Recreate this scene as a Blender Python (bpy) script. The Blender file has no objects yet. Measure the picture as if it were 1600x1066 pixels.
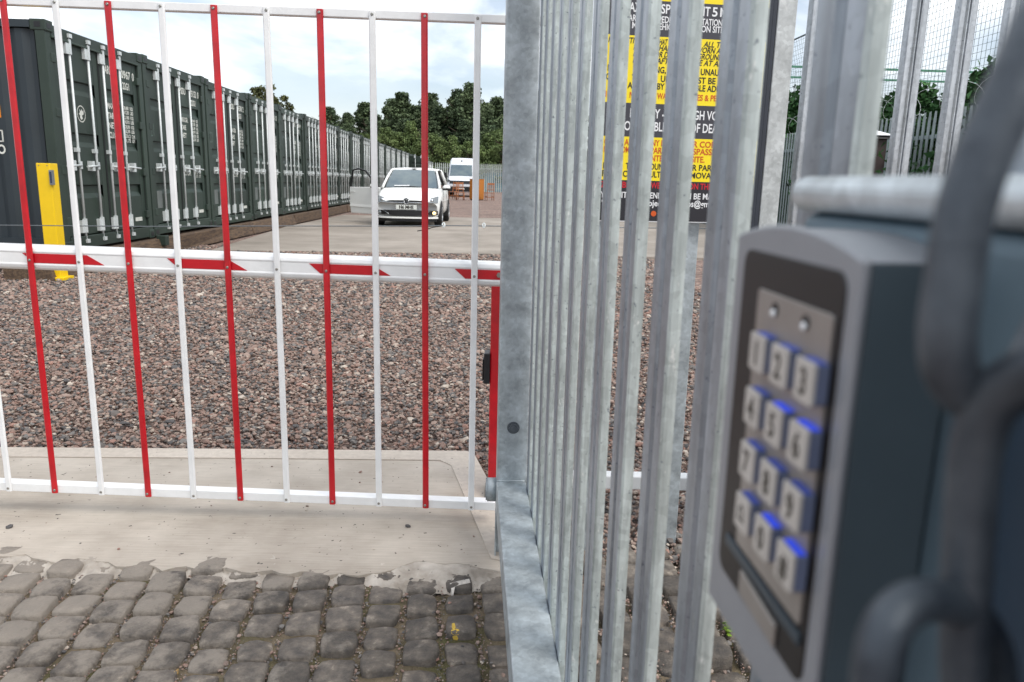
import bpy, math, random
import numpy as np
from mathutils import Vector, Matrix, noise as mnoise
from math import radians, sin, cos, pi

random.seed(7); RNG = np.random.default_rng(7)
SC = bpy.context.scene
COL = SC.collection

# ------------------------------------------------------------------ camera
PT, RL, H, F = radians(11.97), radians(1.39), 1.2, 1178.0
_f = Vector((0, cos(PT), -sin(PT))); _u0 = Vector((0, sin(PT), cos(PT))); _r0 = Vector((1, 0, 0))
_r = _r0 * cos(RL) + _u0 * sin(RL); _u = _u0 * cos(RL) - _r0 * sin(RL)
cd = bpy.data.cameras.new('camera'); cam = bpy.data.objects.new('camera', cd); COL.objects.link(cam)
R = Matrix((( _r.x, _u.x, -_f.x, 0), (_r.y, _u.y, -_f.y, 0), (_r.z, _u.z, -_f.z, H), (0, 0, 0, 1)))
cam.matrix_world = R
cd.sensor_width = 36; cd.lens = F / 1600 * 36; cd.clip_start = 0.01; cd.clip_end = 3000
cd.dof.use_dof = True; cd.dof.focus_distance = 2.9; cd.dof.aperture_fstop = 10.5
SC.camera = cam
SC.render.resolution_x = 1024; SC.render.resolution_y = 682

# ------------------------------------------------------------------ world and sun
SUN_EL, SUN_AZ = radians(50), radians(128)          # azimuth measured from +Y towards +X
w = bpy.data.worlds.new('World'); SC.world = w; w.use_nodes = True
nt = w.node_tree; nt.nodes.clear()
o = nt.nodes.new('ShaderNodeOutputWorld'); bg = nt.nodes.new('ShaderNodeBackground'); bg.inputs[1].default_value = 0.1
sky = nt.nodes.new('ShaderNodeTexSky'); sky.sky_type = 'NISHITA'; sky.sun_disc = False
sky.sun_elevation = SUN_EL; sky.sun_rotation = SUN_AZ; sky.dust_density = 2.0
tc = nt.nodes.new('ShaderNodeTexCoord'); mp = nt.nodes.new('ShaderNodeMapping'); mp.inputs['Scale'].default_value = (1, 1, 2.6)
mp.inputs['Location'].default_value = (0.3, 0.1, 0.05)
nz = nt.nodes.new('ShaderNodeTexNoise'); nz.inputs['Scale'].default_value = 2.3; nz.inputs['Detail'].default_value = 7; nz.inputs['Roughness'].default_value = 0.55; nz.inputs['Distortion'].default_value = 0.3
rp = nt.nodes.new('ShaderNodeValToRGB'); rp.color_ramp.elements[0].position = 0.42; rp.color_ramp.elements[0].color = (.30,.30,.30,1); rp.color_ramp.elements[1].position = 0.58
nz2 = nt.nodes.new('ShaderNodeTexNoise'); nz2.inputs['Scale'].default_value = 4.5; nz2.inputs['Detail'].default_value = 6
cr = nt.nodes.new('ShaderNodeValToRGB'); cr.color_ramp.elements[0].position = 0.3; cr.color_ramp.elements[0].color = (6.8, 7.5, 8.3, 1); cr.color_ramp.elements[1].position = 0.6; cr.color_ramp.elements[1].color = (10.6, 10.7, 10.8, 1)
mx = nt.nodes.new('ShaderNodeMixRGB')
L = nt.links.new
L(tc.outputs['Generated'], mp.inputs[0]); L(mp.outputs[0], nz.inputs[0]); L(mp.outputs[0], nz2.inputs[0])
L(nz.outputs[0], rp.inputs[0]); L(nz2.outputs[0], cr.inputs[0]); L(rp.outputs[0], mx.inputs[0]); L(sky.outputs[0], mx.inputs[1]); L(cr.outputs[0], mx.inputs[2])
L(mx.outputs[0], bg.inputs[0]); L(bg.outputs[0], o.inputs[0])
sd = bpy.data.lights.new('sun', 'SUN'); sd.energy = 1.5; sd.angle = radians(30); sd.color = (1, .95, .88)
so = bpy.data.objects.new('sun', sd); COL.objects.link(so)
_sv = Vector((sin(SUN_AZ) * cos(SUN_EL), cos(SUN_AZ) * cos(SUN_EL), sin(SUN_EL)))
so.rotation_euler = _sv.to_track_quat('Z', 'Y').to_euler(); so.location = (0, 0, 30)
SC.view_settings.view_transform = 'Standard'; SC.view_settings.look = 'None'; SC.view_settings.exposure = 0.66; SC.view_settings.gamma = 1
SC.cycles.max_bounces = 6; SC.cycles.diffuse_bounces = 3; SC.cycles.glossy_bounces = 3; SC.cycles.transmission_bounces = 4

# ------------------------------------------------------------------ materials
def s2l(c): return tuple((x / 12.92 if x <= .04045 else ((x + .055) / 1.055) ** 2.4) for x in [v / 255 for v in c])
MC = {}
def mat(name, rgb, rough=.6, metal=0., var=.12, nscale=6., bump=0., bscale=60., spec=.5, island=0., rgb2=None, emit=None, stretch=None, coat=0., objrand=0.):
    """rgb in 0-255 sRGB base colour; broad noise varies it; optional bump; optional random value per loose island"""
    if name in MC: return MC[name]
    m = bpy.data.materials.new(name); m.use_nodes = True; MC[name] = m
    t = m.node_tree; b = t.nodes['Principled BSDF']
    b.inputs['Roughness'].default_value = rough; b.inputs['Metallic'].default_value = metal
    b.inputs['Specular IOR Level'].default_value = spec
    if coat: b.inputs['Coat Weight'].default_value = coat; b.inputs['Coat Roughness'].default_value = .08
    co = t.nodes.new('ShaderNodeTexCoord'); src = co.outputs['Object']
    if stretch:
        q = t.nodes.new('ShaderNodeMapping'); q.inputs['Scale'].default_value = stretch; t.links.new(src, q.inputs[0]); src = q.outputs[0]
    n = t.nodes.new('ShaderNodeTexNoise'); n.inputs['Scale'].default_value = nscale; n.inputs['Detail'].default_value = 6; n.inputs['Roughness'].default_value = .6
    t.links.new(src, n.inputs[0])
    c = s2l(rgb); lo = s2l(rgb2) if rgb2 else tuple(v * (1 - var) for v in c); hi = c if rgb2 else tuple(min(1, v * (1 + var)) for v in c)
    r = t.nodes.new('ShaderNodeValToRGB'); r.color_ramp.elements[0].position = .35; r.color_ramp.elements[1].position = .65
    r.color_ramp.elements[0].color = (*lo, 1); r.color_ramp.elements[1].color = (*hi, 1)
    t.links.new(n.outputs[0], r.inputs[0]); out = r.outputs[0]
    def rnd_mul(sock, amt):
        nonlocal out
        ma = t.nodes.new('ShaderNodeMapRange'); ma.inputs[3].default_value = 1 - amt; ma.inputs[4].default_value = 1 + amt; t.links.new(sock, ma.inputs[0])
        h = t.nodes.new('ShaderNodeHueSaturation'); t.links.new(out, h.inputs['Color']); t.links.new(ma.outputs[0], h.inputs['Value']); out = h.outputs[0]
    if island:
        g = t.nodes.new('ShaderNodeNewGeometry'); rnd_mul(g.outputs['Random Per Island'], island)
    if objrand:
        g = t.nodes.new('ShaderNodeObjectInfo'); rnd_mul(g.outputs['Random'], objrand)
    t.links.new(out, b.inputs['Base Color'])
    if bump:
        n2 = t.nodes.new('ShaderNodeTexNoise'); n2.inputs['Scale'].default_value = bscale; n2.inputs['Detail'].default_value = 4; t.links.new(src, n2.inputs[0])
        bp = t.nodes.new('ShaderNodeBump'); bp.inputs['Strength'].default_value = 1; bp.inputs['Distance'].default_value = bump
        t.links.new(n2.outputs[0], bp.inputs['Height']); t.links.new(bp.outputs[0], b.inputs['Normal'])
    if emit: b.inputs['Emission Color'].default_value = (*s2l(emit[0]), 1); b.inputs['Emission Strength'].default_value = emit[1]
    return m

def galv(name, rgb, streak=(10, 10, 1.2), metal=.55, rough=.42, white=.5, rgb3=(196, 200, 198), spots=True, ws=26):
    """hot-dip galvanised steel: mottled spangle, pale scuffs, dark specks"""
    m = bpy.data.materials.new(name); m.use_nodes = True; MC[name] = m
    t = m.node_tree; b = t.nodes['Principled BSDF']; N = t.nodes.new; K = t.links.new
    co = N('ShaderNodeTexCoord'); q = N('ShaderNodeMapping'); q.inputs['Scale'].default_value = streak; K(co.outputs['Object'], q.inputs[0])
    n1 = N('ShaderNodeTexNoise'); n1.inputs['Scale'].default_value = 3; n1.inputs['Detail'].default_value = 8; n1.inputs['Roughness'].default_value = .65; K(q.outputs[0], n1.inputs[0])
    c = s2l(rgb)
    r1 = N('ShaderNodeValToRGB'); r1.color_ramp.elements[0].position = .3; r1.color_ramp.elements[1].position = .7
    r1.color_ramp.elements[0].color = (*[v * .68 for v in c], 1); r1.color_ramp.elements[1].color = (*[min(1, v * 1.32) for v in c], 1); K(n1.outputs[0], r1.inputs[0])
    v = N('ShaderNodeTexVoronoi'); v.inputs['Scale'].default_value = 90; K(co.outputs['Object'], v.inputs[0])
    vr = N('ShaderNodeMapRange'); vr.inputs[3].default_value = .9; vr.inputs[4].default_value = 1.1
    sp = N('ShaderNodeSeparateColor'); K(v.outputs['Color'], sp.inputs[0]); K(sp.outputs[0], vr.inputs[0])
    hs = N('ShaderNodeHueSaturation'); K(r1.outputs[0], hs.inputs['Color']); K(vr.outputs[0], hs.inputs['Value'])
    n2 = N('ShaderNodeTexNoise'); n2.inputs['Scale'].default_value = ws; n2.inputs['Detail'].default_value = 9; n2.inputs['Roughness'].default_value = .75
    q2 = N('ShaderNodeMapping'); q2.inputs['Scale'].default_value = (1, 1, .35); K(co.outputs['Object'], q2.inputs[0]); K(q2.outputs[0], n2.inputs[0])
    r2 = N('ShaderNodeValToRGB'); r2.color_ramp.elements[0].position = .60; r2.color_ramp.elements[1].position = .70; K(n2.outputs[0], r2.inputs[0])
    ml = N('ShaderNodeMath'); ml.operation = 'MULTIPLY'; ml.inputs[1].default_value = white; K(r2.outputs[0], ml.inputs[0])
    m1 = N('ShaderNodeMixRGB'); K(ml.outputs[0], m1.inputs[0]); K(hs.outputs[0], m1.inputs[1]); m1.inputs[2].default_value = (*s2l(rgb3), 1)
    out = m1.outputs[0]
    if spots:
        n3 = N('ShaderNodeTexNoise'); n3.inputs['Scale'].default_value = 160; n3.inputs['Detail'].default_value = 2; K(co.outputs['Object'], n3.inputs[0])
        r3 = N('ShaderNodeValToRGB'); r3.color_ramp.elements[0].position = .66; r3.color_ramp.elements[1].position = .73; K(n3.outputs[0], r3.inputs[0])
        m3 = N('ShaderNodeMath'); m3.operation = 'MULTIPLY'; m3.inputs[1].default_value = .6; K(r3.outputs[0], m3.inputs[0])
        m2 = N('ShaderNodeMixRGB'); K(m3.outputs[0], m2.inputs[0]); K(out, m2.inputs[1]); m2.inputs[2].default_value = (*s2l((70, 78, 96)), 1); out = m2.outputs[0]
    K(out, b.inputs['Base Color']); b.inputs['Metallic'].default_value = metal
    rr = N('ShaderNodeMapRange'); rr.inputs[3].default_value = rough - .1; rr.inputs[4].default_value = rough + .18; K(n1.outputs[0], rr.inputs[0]); K(rr.outputs[0], b.inputs['Roughness'])
    bp = N('ShaderNodeBump'); bp.inputs['Strength'].default_value = .6; bp.inputs['Distance'].default_value = .0008; K(n2.outputs[0], bp.inputs['Height']); K(bp.outputs[0], b.inputs['Normal'])
    return m

M_GALV = galv('galvanised pale steel', (152, 160, 168), streak=(14, 14, .8), metal=.5, white=.75, rough=.36)
M_GALV_LIT = galv('galvanised sky-lit flange', (180, 189, 187), streak=(24, 24, 3), metal=.35, white=1, rough=.4, rgb3=(232, 234, 230), ws=60)  # flange faces: sky brightness painted into the zinc, plus real white scuffs
M_GALVR = galv('galvanised smooth steel', (168, 176, 180), streak=(5, 5, 5), white=.35, rough=.5, spots=False, rgb3=(190, 198, 200))
M_GALVF = galv('galvanised bright steel', (176, 180, 184), white=.35, rough=.3, metal=.75)
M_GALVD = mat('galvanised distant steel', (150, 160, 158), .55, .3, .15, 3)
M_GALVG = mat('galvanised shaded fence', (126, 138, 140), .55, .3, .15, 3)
M_WHITE = mat('white powder coat', (232, 233, 233), .35, 0, .05, 14, coat=.3, bump=.0004, bscale=30)
M_RED = mat('red powder coat', (186, 12, 28), .38, 0, .16, 14, coat=.3, bump=.0004, bscale=30)
M_REDT = mat('red reflective tape', (188, 14, 30), .3, 0, .06, 40, bump=.0002, bscale=300)
M_STEEL = mat('screw steel', (150, 148, 142), .35, .8, .1)
M_GREEN = mat('container green paint', (46, 60, 51), .55, 0, .10, 1.3, rgb2=(37, 51, 44), bump=.002, bscale=7, objrand=.2)
M_GREEN_SHADE = mat('container shaded side tone', (38, 48, 54), .55, 0, .08, 2)  # darker, bluer green: shade on the side walls put into the colour
M_RUBBER = mat('black door seal', (26, 30, 30), .7)
M_ZINC = mat('zinc lock rod', (206, 212, 212), .4, .2, .08, 8)
M_MARK = mat('white stencil paint', (205, 208, 200), .6, 0, .08, 20)
M_YEL = mat('yellow powder coat', (236, 196, 8), .42, 0, .04, 4)
M_BLACK = mat('black plastic', (22, 23, 26), .45, 0, .08, 30)
M_DARKM = mat('dark painted steel', (52, 57, 66), .5, .2, .12, 12)
M_WOOD = mat('sleeper wood', (108, 88, 68), .85, 0, .25, 5, rgb2=(68, 54, 45), bump=.01, bscale=14, stretch=(6, 1, 6))
M_LEAFD = mat('dark foliage', (94, 108, 76), .7, 0, .25, .6, rgb2=(68, 84, 62), island=.45, objrand=.15, spec=.25)
M_LEAFL = mat('light foliage', (112, 128, 78), .7, 0, .2, .6, rgb2=(80, 98, 60), island=.4, objrand=.22, spec=.25)
M_LEAFG = mat('bush foliage', (60, 98, 52), .7, 0, .2, 1.2, rgb2=(34, 66, 38), island=.45, spec=.25)
M_BARK = mat('bark', (92, 80, 66), .9, 0, .2, 5, bump=.01, bscale=12)
M_CARW = mat('white car paint', (238, 240, 238), .35, 0, .01, 2, coat=.35)
M_VANW = mat('white van paint', (214, 218, 224), .3, 0, .01, 2, coat=.5)
M_GLASS = mat('windscreen glass', (104, 118, 120), .22, 0, .25, 1.6, rgb2=(74, 92, 104), spec=.6, coat=.4)
M_GLASSD = mat('dark side glass', (28, 34, 38), .08, 0, .1, 2, spec=.8, coat=1)
M_TYRE = mat('tyre rubber', (30, 30, 31), .8, 0, .1, 20)
M_ALLOY = mat('alloy rim', (165, 168, 172), .3, .8, .05)
M_LAMP = mat('headlamp lens', (120, 126, 128), .12, .3, .2, 25, coat=1)
M_FOG = mat('lit fog lamp', (255, 220, 150), .3, emit=((255, 214, 140), 1.6))
M_CHROME = mat('chrome', (200, 204, 208), .12, 1, .02)
M_PINE = mat('orange varnished wood', (178, 112, 40), .5, 0, .14, 7, stretch=(6, 6, 1))
M_PINEL = mat('chair wood', (158, 98, 58), .5, 0, .12, 9)
M_BLUEP = mat('blue sheet', (92, 132, 148), .6, 0, .12, 1)
M_MESHG = mat('green mesh wire', (40, 66, 62), .5, 0, .1, 3)
M_GRNP = mat('green painted steel', (28, 58, 56), .5, 0, .1, 3)
M_GRNL = mat('light green rail', (70, 130, 104), .5, 0, .1, 3)
M_BROWN = mat('brown cabinet steel', (72, 62, 60), .55, 0, .1, 3)
M_SYEL = mat('sign yellow vinyl', (244, 220, 20), .4, 0, .02, 3)
M_SBLK = mat('sign black vinyl', (30, 30, 38), .4, 0, .05, 3)
M_SGRY = mat('sign charcoal vinyl', (58, 58, 66), .4, 0, .05, 3)
M_SRED = mat('sign red ink', (200, 20, 40), .45, 0, .02)
M_SORG = mat('sign orange red ink', (204, 84, 20), .45, 0, .02)
M_SWHT = mat('sign white ink', (228, 230, 232), .45, 0, .02)
M_SINK = mat('sign black ink', (34, 32, 24), .45, 0, .02)
M_KGREY = mat('keypad cast housing', (140, 144, 150), .4, .15, .04, 30, bump=.0002, bscale=900)
M_KSIDE = mat('keypad body casting', (76, 90, 98), .45, .1, .05, 30)
M_KPLATE = mat('keypad brushed plate', (150, 146, 142), .38, .4, .05, 60)
M_KDIM = mat('dim key backlight', (70, 88, 170), .5, emit=((60, 80, 200), .05))
M_KEY = mat('silver key cap', (186, 183, 178), .45, .1, .05, 60)
M_KBLUE = mat('blue key backlight', (60, 90, 235), .5, emit=((50, 80, 255), .2))
M_KSTEM = mat('slate blue key side', (98, 108, 134), .5, 0, .08, 40)
M_CHAIN = mat('weathered chain steel', (86, 94, 102), .45, .35, .3, 60, rgb2=(52, 59, 68), bump=.0003, bscale=700)
M_NAVY = mat('dark blue enamel', (26, 48, 66), .4, 0, .1, 20)

# ------------------------------------------------------------------ mesh helpers
class MB:
    def __init__(s): s.v = []; s.f = []; s.m = []; s.sm = []
    def add(s, vs, fs, mi=0, smooth=False):
        n = len(s.v); s.v += [tuple(p) for p in vs]; s.f += [tuple(i + n for i in f) for f in fs]; s.m += [mi] * len(fs); s.sm += [smooth] * len(fs); return s
    def box(s, x0, x1, y0, y1, z0, z1, mi=0):
        return s.add([(x0,y0,z0),(x1,y0,z0),(x1,y1,z0),(x0,y1,z0),(x0,y0,z1),(x1,y0,z1),(x1,y1,z1),(x0,y1,z1)],
                     [(0,3,2,1),(4,5,6,7),(0,1,5,4),(1,2,6,5),(2,3,7,6),(3,0,4,7)], mi)
    def hexa(s, bot, top, mi=0):
        return s.add(list(bot) + list(top), [(3,2,1,0),(4,5,6,7),(0,1,5,4),(1,2,6,5),(2,3,7,6),(3,0,4,7)], mi)
    def prism(s, poly, a, b, axis='y', mi=0):
        n = len(poly)
        if axis == 'y': P = lambda p, t: (p[0], t, p[1])
        elif axis == 'x': P = lambda p, t: (t, p[0], p[1])
        else: P = lambda p, t: (p[0], p[1], t)
        vs = [P(p, a) for p in poly] + [P(p, b) for p in poly]
        fs = [tuple(range(n - 1, -1, -1)), tuple(range(n, 2 * n))] + [(i, (i + 1) % n, n + (i + 1) % n, n + i) for i in range(n)]
        return s.add(vs, fs, mi)
    def tube(s, pts, r, n=8, mi=0, cap=True, closed=False, smooth=True):
        pts = [Vector(p) for p in pts]; k = len(pts); rs = r if isinstance(r, (list, tuple)) else [r] * k
        rings = []; prev = None
        for i, p in enumerate(pts):
            if closed: t = pts[(i + 1) % k] - pts[i - 1]
            else: t = (pts[min(i + 1, k - 1)] - pts[max(i - 1, 0)])
            t.normalize()
            if prev is None:
                a = Vector((0, 0, 1)) if abs(t.z) < .9 else Vector((1, 0, 0)); e = t.cross(a).normalized()
            else: e = (prev - t * prev.dot(t)).normalized()
            prev = e; g = t.cross(e)
            rings.append([p + (e * cos(2*pi*j/n) + g * sin(2*pi*j/n)) * rs[i] for j in range(n)])
        vs = [q for ring in rings for q in ring]; fs = []
        for i in range(k if closed else k - 1):
            i2 = (i + 1) % k
            for j in range(n): fs.append((i*n + j, i*n + (j+1) % n, i2*n + (j+1) % n, i2*n + j))
        s.add(vs, fs, mi, smooth)
        if cap and not closed:
            b0 = len(s.v) - k * n
            s.f += [tuple(b0 + j for j in range(n - 1, -1, -1)), tuple(b0 + (k-1)*n + j for j in range(n))]; s.m += [mi] * 2; s.sm += [False] * 2
        return s
    def sphere(s, c, r, mi=0, nu=10, nv=6):
        r = r if isinstance(r, (tuple, list)) else (r, r, r); vs = []; fs = []
        for i in range(nv + 1):
            th = pi * i / nv
            for j in range(nu): a = 2*pi*j/nu; vs.append((c[0] + r[0]*sin(th)*cos(a), c[1] + r[1]*sin(th)*sin(a), c[2] + r[2]*cos(th)))
        for i in range(nv):
            for j in range(nu): fs.append((i*nu + j, (i+1)*nu + j, (i+1)*nu + (j+1) % nu, i*nu + (j+1) % nu))
        return s.add(vs, fs, mi, True)
    def build(s, name, mats, parent=None, bevel=0, seg=2, loc=None):
        me = bpy.data.meshes.new(name); me.from_pydata(s.v, [], s.f)
        for m in (mats if isinstance(mats, (list, tuple)) else [mats]): me.materials.append(m)
        me.polygons.foreach_set('material_index', s.m); me.polygons.foreach_set('use_smooth', s.sm); me.update()
        ob = bpy.data.objects.new(name, me); COL.objects.link(ob)
        if parent: ob.parent = parent
        if loc: ob.location = loc
        if bevel:
            b = ob.modifiers.new('bevel', 'BEVEL'); b.width = bevel; b.segments = seg; b.limit_method = 'ANGLE'; b.angle_limit = radians(40); b.harden_normals = False
        return ob

def islands(mb, name, mats, parent=None, bevel=0, seg=2):
    par = list(range(len(mb.v)))
    def fd(i):
        while par[i] != i: par[i] = par[par[i]]; i = par[i]
        return i
    for f in mb.f:
        a = fd(f[0])
        for k in f[1:]: par[fd(k)] = a
    gr = {}
    for i, f in enumerate(mb.f): gr.setdefault(fd(f[0]), []).append(i)
    out = []
    for g in gr.values():
        m2 = MB(); mp_ = {}
        for i in g:
            for k in mb.f[i]:
                if k not in mp_: mp_[k] = len(m2.v); m2.v.append(mb.v[k])
            m2.f.append(tuple(mp_[k] for k in mb.f[i])); m2.m.append(mb.m[i]); m2.sm.append(mb.sm[i])
        out.append(m2.build(name, mats, parent, bevel, seg))
    return out
def tag(ob, label=None, cat=None, group=None, kind=None):
    if label: ob['label'] = label
    if cat: ob['category'] = cat
    if group: ob['group'] = group
    if kind: ob['kind'] = kind
    return ob
def empty(name, loc=(0, 0, 0), rz=0): 
    e = bpy.data.objects.new(name, None); COL.objects.link(e); e.location = loc; e.rotation_euler = (0, 0, rz); e.empty_display_size = .1; return e
def copy_tree(ob, parent=None):
    c = ob.copy(); COL.objects.link(c)
    if parent: c.parent = parent
    for ch in list(ob.children): copy_tree(ch, c)
    return c
_tx = {}
def text_raw(s, bold=.0, shear=0.):
    key = (s, bold, shear)
    if key in _tx: return _tx[key]
    cu = bpy.data.curves.new('t', 'FONT'); cu.body = s; cu.offset = bold; cu.shear = shear; cu.resolution_u = 3
    ob = bpy.data.objects.new('t', cu); COL.objects.link(ob); bpy.context.view_layer.update()
    me = bpy.data.meshes.new_from_object(ob.evaluated_get(bpy.context.evaluated_depsgraph_get()))
    v = [tuple(x.co) for x in me.vertices]; f = [tuple(p.vertices) for p in me.polygons]
    bpy.data.objects.remove(ob); bpy.data.curves.remove(cu); bpy.data.meshes.remove(me)
    _tx[key] = (v, f); return v, f
def put_text(mb, s, org, rt, up, h, width=None, xs=.7, bold=.02, shear=0., mi=0, align='l'):
    """flat lettering: cap height h, origin = baseline start, in the plane (rt, up)"""
    v, f = text_raw(s, bold, shear)
    if not v: return
    xa = min(p[0] for p in v); xb = max(p[0] for p in v); k = h / .70
    kx = (width / (xb - xa)) if width else k * xs
    off = {'l': xa, 'c': (xa + xb) / 2, 'r': xb}[align]
    org, rt, up = Vector(org), Vector(rt), Vector(up)
    mb.add([org + rt * (p[0] - off) * kx + up * p[1] * k for p in v], f, mi)

def ray(x, y): return _f + _r * (x - 800) / F - _u * (y - 533) / F
def atY(x, y, Yv):
    v = ray(x, y); return Vector((0, 0, H)) + v * (Yv / v.y)
def onp(x, y, p0, n):
    v = ray(x, y); o = Vector((0, 0, H)); return o + v * ((Vector(p0) - o).dot(n) / v.dot(n))

# ------------------------------------------------------------------ ground
def gravel_mat():
    m = bpy.data.materials.new('gravel ground'); m.use_nodes = True; t = m.node_tree; b = t.nodes['Principled BSDF']; N = t.nodes.new; K = t.links.new
    co = N('ShaderNodeTexCoord'); v = N('ShaderNodeTexVoronoi'); v.inputs['Scale'].default_value = 28; K(co.outputs['Object'], v.inputs[0])
    sp = N('ShaderNodeSeparateColor'); K(v.outputs['Color'], sp.inputs[0])
    r = N('ShaderNodeValToRGB'); cols = [(0, (74, 64, 60)), (.3, (112, 92, 84)), (.6, (132, 108, 96)), (.85, (150, 124, 112)), (1, (176, 160, 148))]
    r.color_ramp.elements[0].color = (*s2l(cols[0][1]), 1); r.color_ramp.elements[1].color = (*s2l(cols[-1][1]), 1)
    for p, c in cols[1:-1]: e = r.color_ramp.elements.new(p); e.color = (*s2l(c), 1)
    K(sp.outputs[0], r.inputs[0])
    n = N('ShaderNodeTexNoise'); n.inputs['Scale'].default_value = .7; n.inputs['Detail'].default_value = 5; K(co.outputs['Object'], n.inputs[0])
    mr = N('ShaderNodeMapRange'); mr.inputs[1].default_value = .3; mr.inputs[2].default_value = .7; mr.inputs[3].default_value = .82; mr.inputs[4].default_value = 1.15; K(n.outputs[0], mr.inputs[0])
    h = N('ShaderNodeHueSaturation'); K(r.outputs[0], h.inputs['Color']); K(mr.outputs[0], h.inputs['Value']); h.inputs['Saturation'].default_value = .95; K(h.outputs[0], b.inputs['Base Color'])
    bp = N('ShaderNodeBump'); bp.inputs['Distance'].default_value = .02; bp.inputs['Strength'].default_value = .8; bp.invert = True; K(v.outputs['Distance'], bp.inputs['Height']); K(bp.outputs[0], b.inputs['Normal'])
    b.inputs['Roughness'].default_value = .9; return m
M_GRAVEL = gravel_mat()
tag(MB().add([(-900, -60, -.03), (900, -60, -.03), (900, 1500, -.03), (-900, 1500, -.03)], [(0, 1, 2, 3)]).build('ground', M_GRAVEL), kind='structure')

def concrete_mat(name, a, b_, spec_=(70, 66, 62), line=None, scale=1.2):
    m = bpy.data.materials.new(name); m.use_nodes = True; t = m.node_tree; b = t.nodes['Principled BSDF']; N = t.nodes.new; K = t.links.new
    co = N('ShaderNodeTexCoord')
    n = N('ShaderNodeTexNoise'); n.inputs['Scale'].default_value = scale; n.inputs['Detail'].default_value = 10; n.inputs['Roughness'].default_value = .62; K(co.outputs['Object'], n.inputs[0])
    r = N('ShaderNodeValToRGB'); r.color_ramp.elements[0].position = .32; r.color_ramp.elements[1].position = .66; r.color_ramp.elements[0].color = (*s2l(a), 1); r.color_ramp.elements[1].color = (*s2l(b_), 1); K(n.outputs[0], r.inputs[0])
    q = N('ShaderNodeMapping'); q.inputs['Scale'].default_value = line or (3, 90, 1); K(co.outputs['Object'], q.inputs[0])
    n2 = N('ShaderNodeTexNoise'); n2.inputs['Scale'].default_value = 2; n2.inputs['Detail'].default_value = 5; K(q.outputs[0], n2.inputs[0])
    mr = N('ShaderNodeMapRange'); mr.inputs[1].default_value = .3; mr.inputs[2].default_value = .7; mr.inputs[3].default_value = .9; mr.inputs[4].default_value = 1.08; K(n2.outputs[0], mr.inputs[0])
    h = N('ShaderNodeHueSaturation'); K(r.outputs[0], h.inputs['Color']); K(mr.outputs[0], h.inputs['Value'])
    n3 = N('ShaderNodeTexNoise'); n3.inputs['Scale'].default_value = 55; n3.inputs['Detail'].default_value = 3; K(co.outputs['Object'], n3.inputs[0])
    r3 = N('ShaderNodeValToRGB'); r3.color_ramp.elements[0].position = .69; r3.color_ramp.elements[1].position = .74; K(n3.outputs[0], r3.inputs[0])
    mx = N('ShaderNodeMixRGB'); K(r3.outputs[0], mx.inputs[0]); K(h.outputs[0], mx.inputs[1]); mx.inputs[2].default_value = (*s2l(spec_), 1)
    K(mx.outputs[0], b.inputs['Base Color']); b.inputs['Roughness'].default_value = .85
    bp = N('ShaderNodeBump'); bp.inputs['Distance'].default_value = .002; bp.inputs['Strength'].default_value = .6; K(n2.outputs[0], bp.inputs['Height']); K(bp.outputs[0], b.inputs['Normal'])
    return m
M_CONC = concrete_mat('broomed concrete', (156, 146, 134), (192, 183, 171), scale=2.2)
M_CONCE = concrete_mat('trowelled concrete edge', (176, 166, 154), (196, 186, 174), line=(20, 20, 1))
M_SKIRT = concrete_mat('spilled cement', (140, 131, 120), (192, 184, 174), line=(12, 12, 1), scale=9)
M_PAD = concrete_mat('old yard concrete', (128, 120, 110), (160, 151, 141), line=(.6, 9, 1), scale=.7)

def wavy(a, b, n, amp):
    out = []
    for i in range(n):
        t = i / (n - 1); d = math.sin(t * 37) * .5 + math.sin(t * 91 + 1) * .3 + random.uniform(-.4, .4)
        out.append((a[0] + (b[0] - a[0]) * t, a[1] + (b[1] - a[1]) * t + d * amp))
    return out
SL_FR = [(-5.0, 3.02), (-2.216, 3.101), (-1.119, 3.154), (-.19, 3.195)]       # far edge of the slab
near = wavy((.03, 2.14), (-.23, 2.2), 8, .02) + wavy((-.26, 2.2), (-.42, 2.12), 6, .02) + wavy((-.45, 2.10), (-1.2, 2.13), 26, .022) + wavy((-1.24, 2.14), (-2.6, 2.22), 40, .028) + [(-5, 2.3)]
poly = SL_FR + [(-.155, 3.16), (.03, 2.42)] + near
mb = MB(); mb.prism(poly, -.12, .012, 'z'); 
tag(mb.build('concrete_slab', M_CONC), kind='structure')
nx, ny = 640, 30; vs = []; rr_ = random.Random(11)
ys_ = lambda x: 2.17 + .02 * math.sin(x * 5) + .015 * math.sin(x * 13 + 2)
for j in range(ny):
    for i in range(nx):
        x = -3.2 + 3.24 * i / (nx - 1); t_ = j / (ny - 1); y = ys_(x) + .06 - t_ * .17
        z = .0112 - .007 * t_ - .014 * t_ ** 3 + (rr_.uniform(-.002, .002) + .009 * mnoise.noise(Vector((x * 22, y * 22, 1))) + .006 * mnoise.noise(Vector((x * 60, y * 60, 5)))) * min(1, t_ * 2)
        vs.append((x, y, z))
mb = MB(); mb.add(vs, [(j*nx+i, j*nx+i+1, (j+1)*nx+i+1, (j+1)*nx+i) for j in range(ny-1) for i in range(nx-1)], 0, True)
tag(mb.build('cement_skirt', M_SKIRT), kind='structure')
band = [(-5.0, 3.02), (-2.216, 3.101), (-1.119, 3.154), (-.19, 3.195), (-.155, 3.16), (.028, 2.42), (.028, 2.2), (-.05, 2.22), (-.245, 3.02), (-.30, 3.075), (-1.12, 3.045), (-2.2, 2.99), (-5, 2.91)]
tag(MB().prism(band, .013, .016, 'z').build('slab_margin', M_CONCE), kind='structure')
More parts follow.
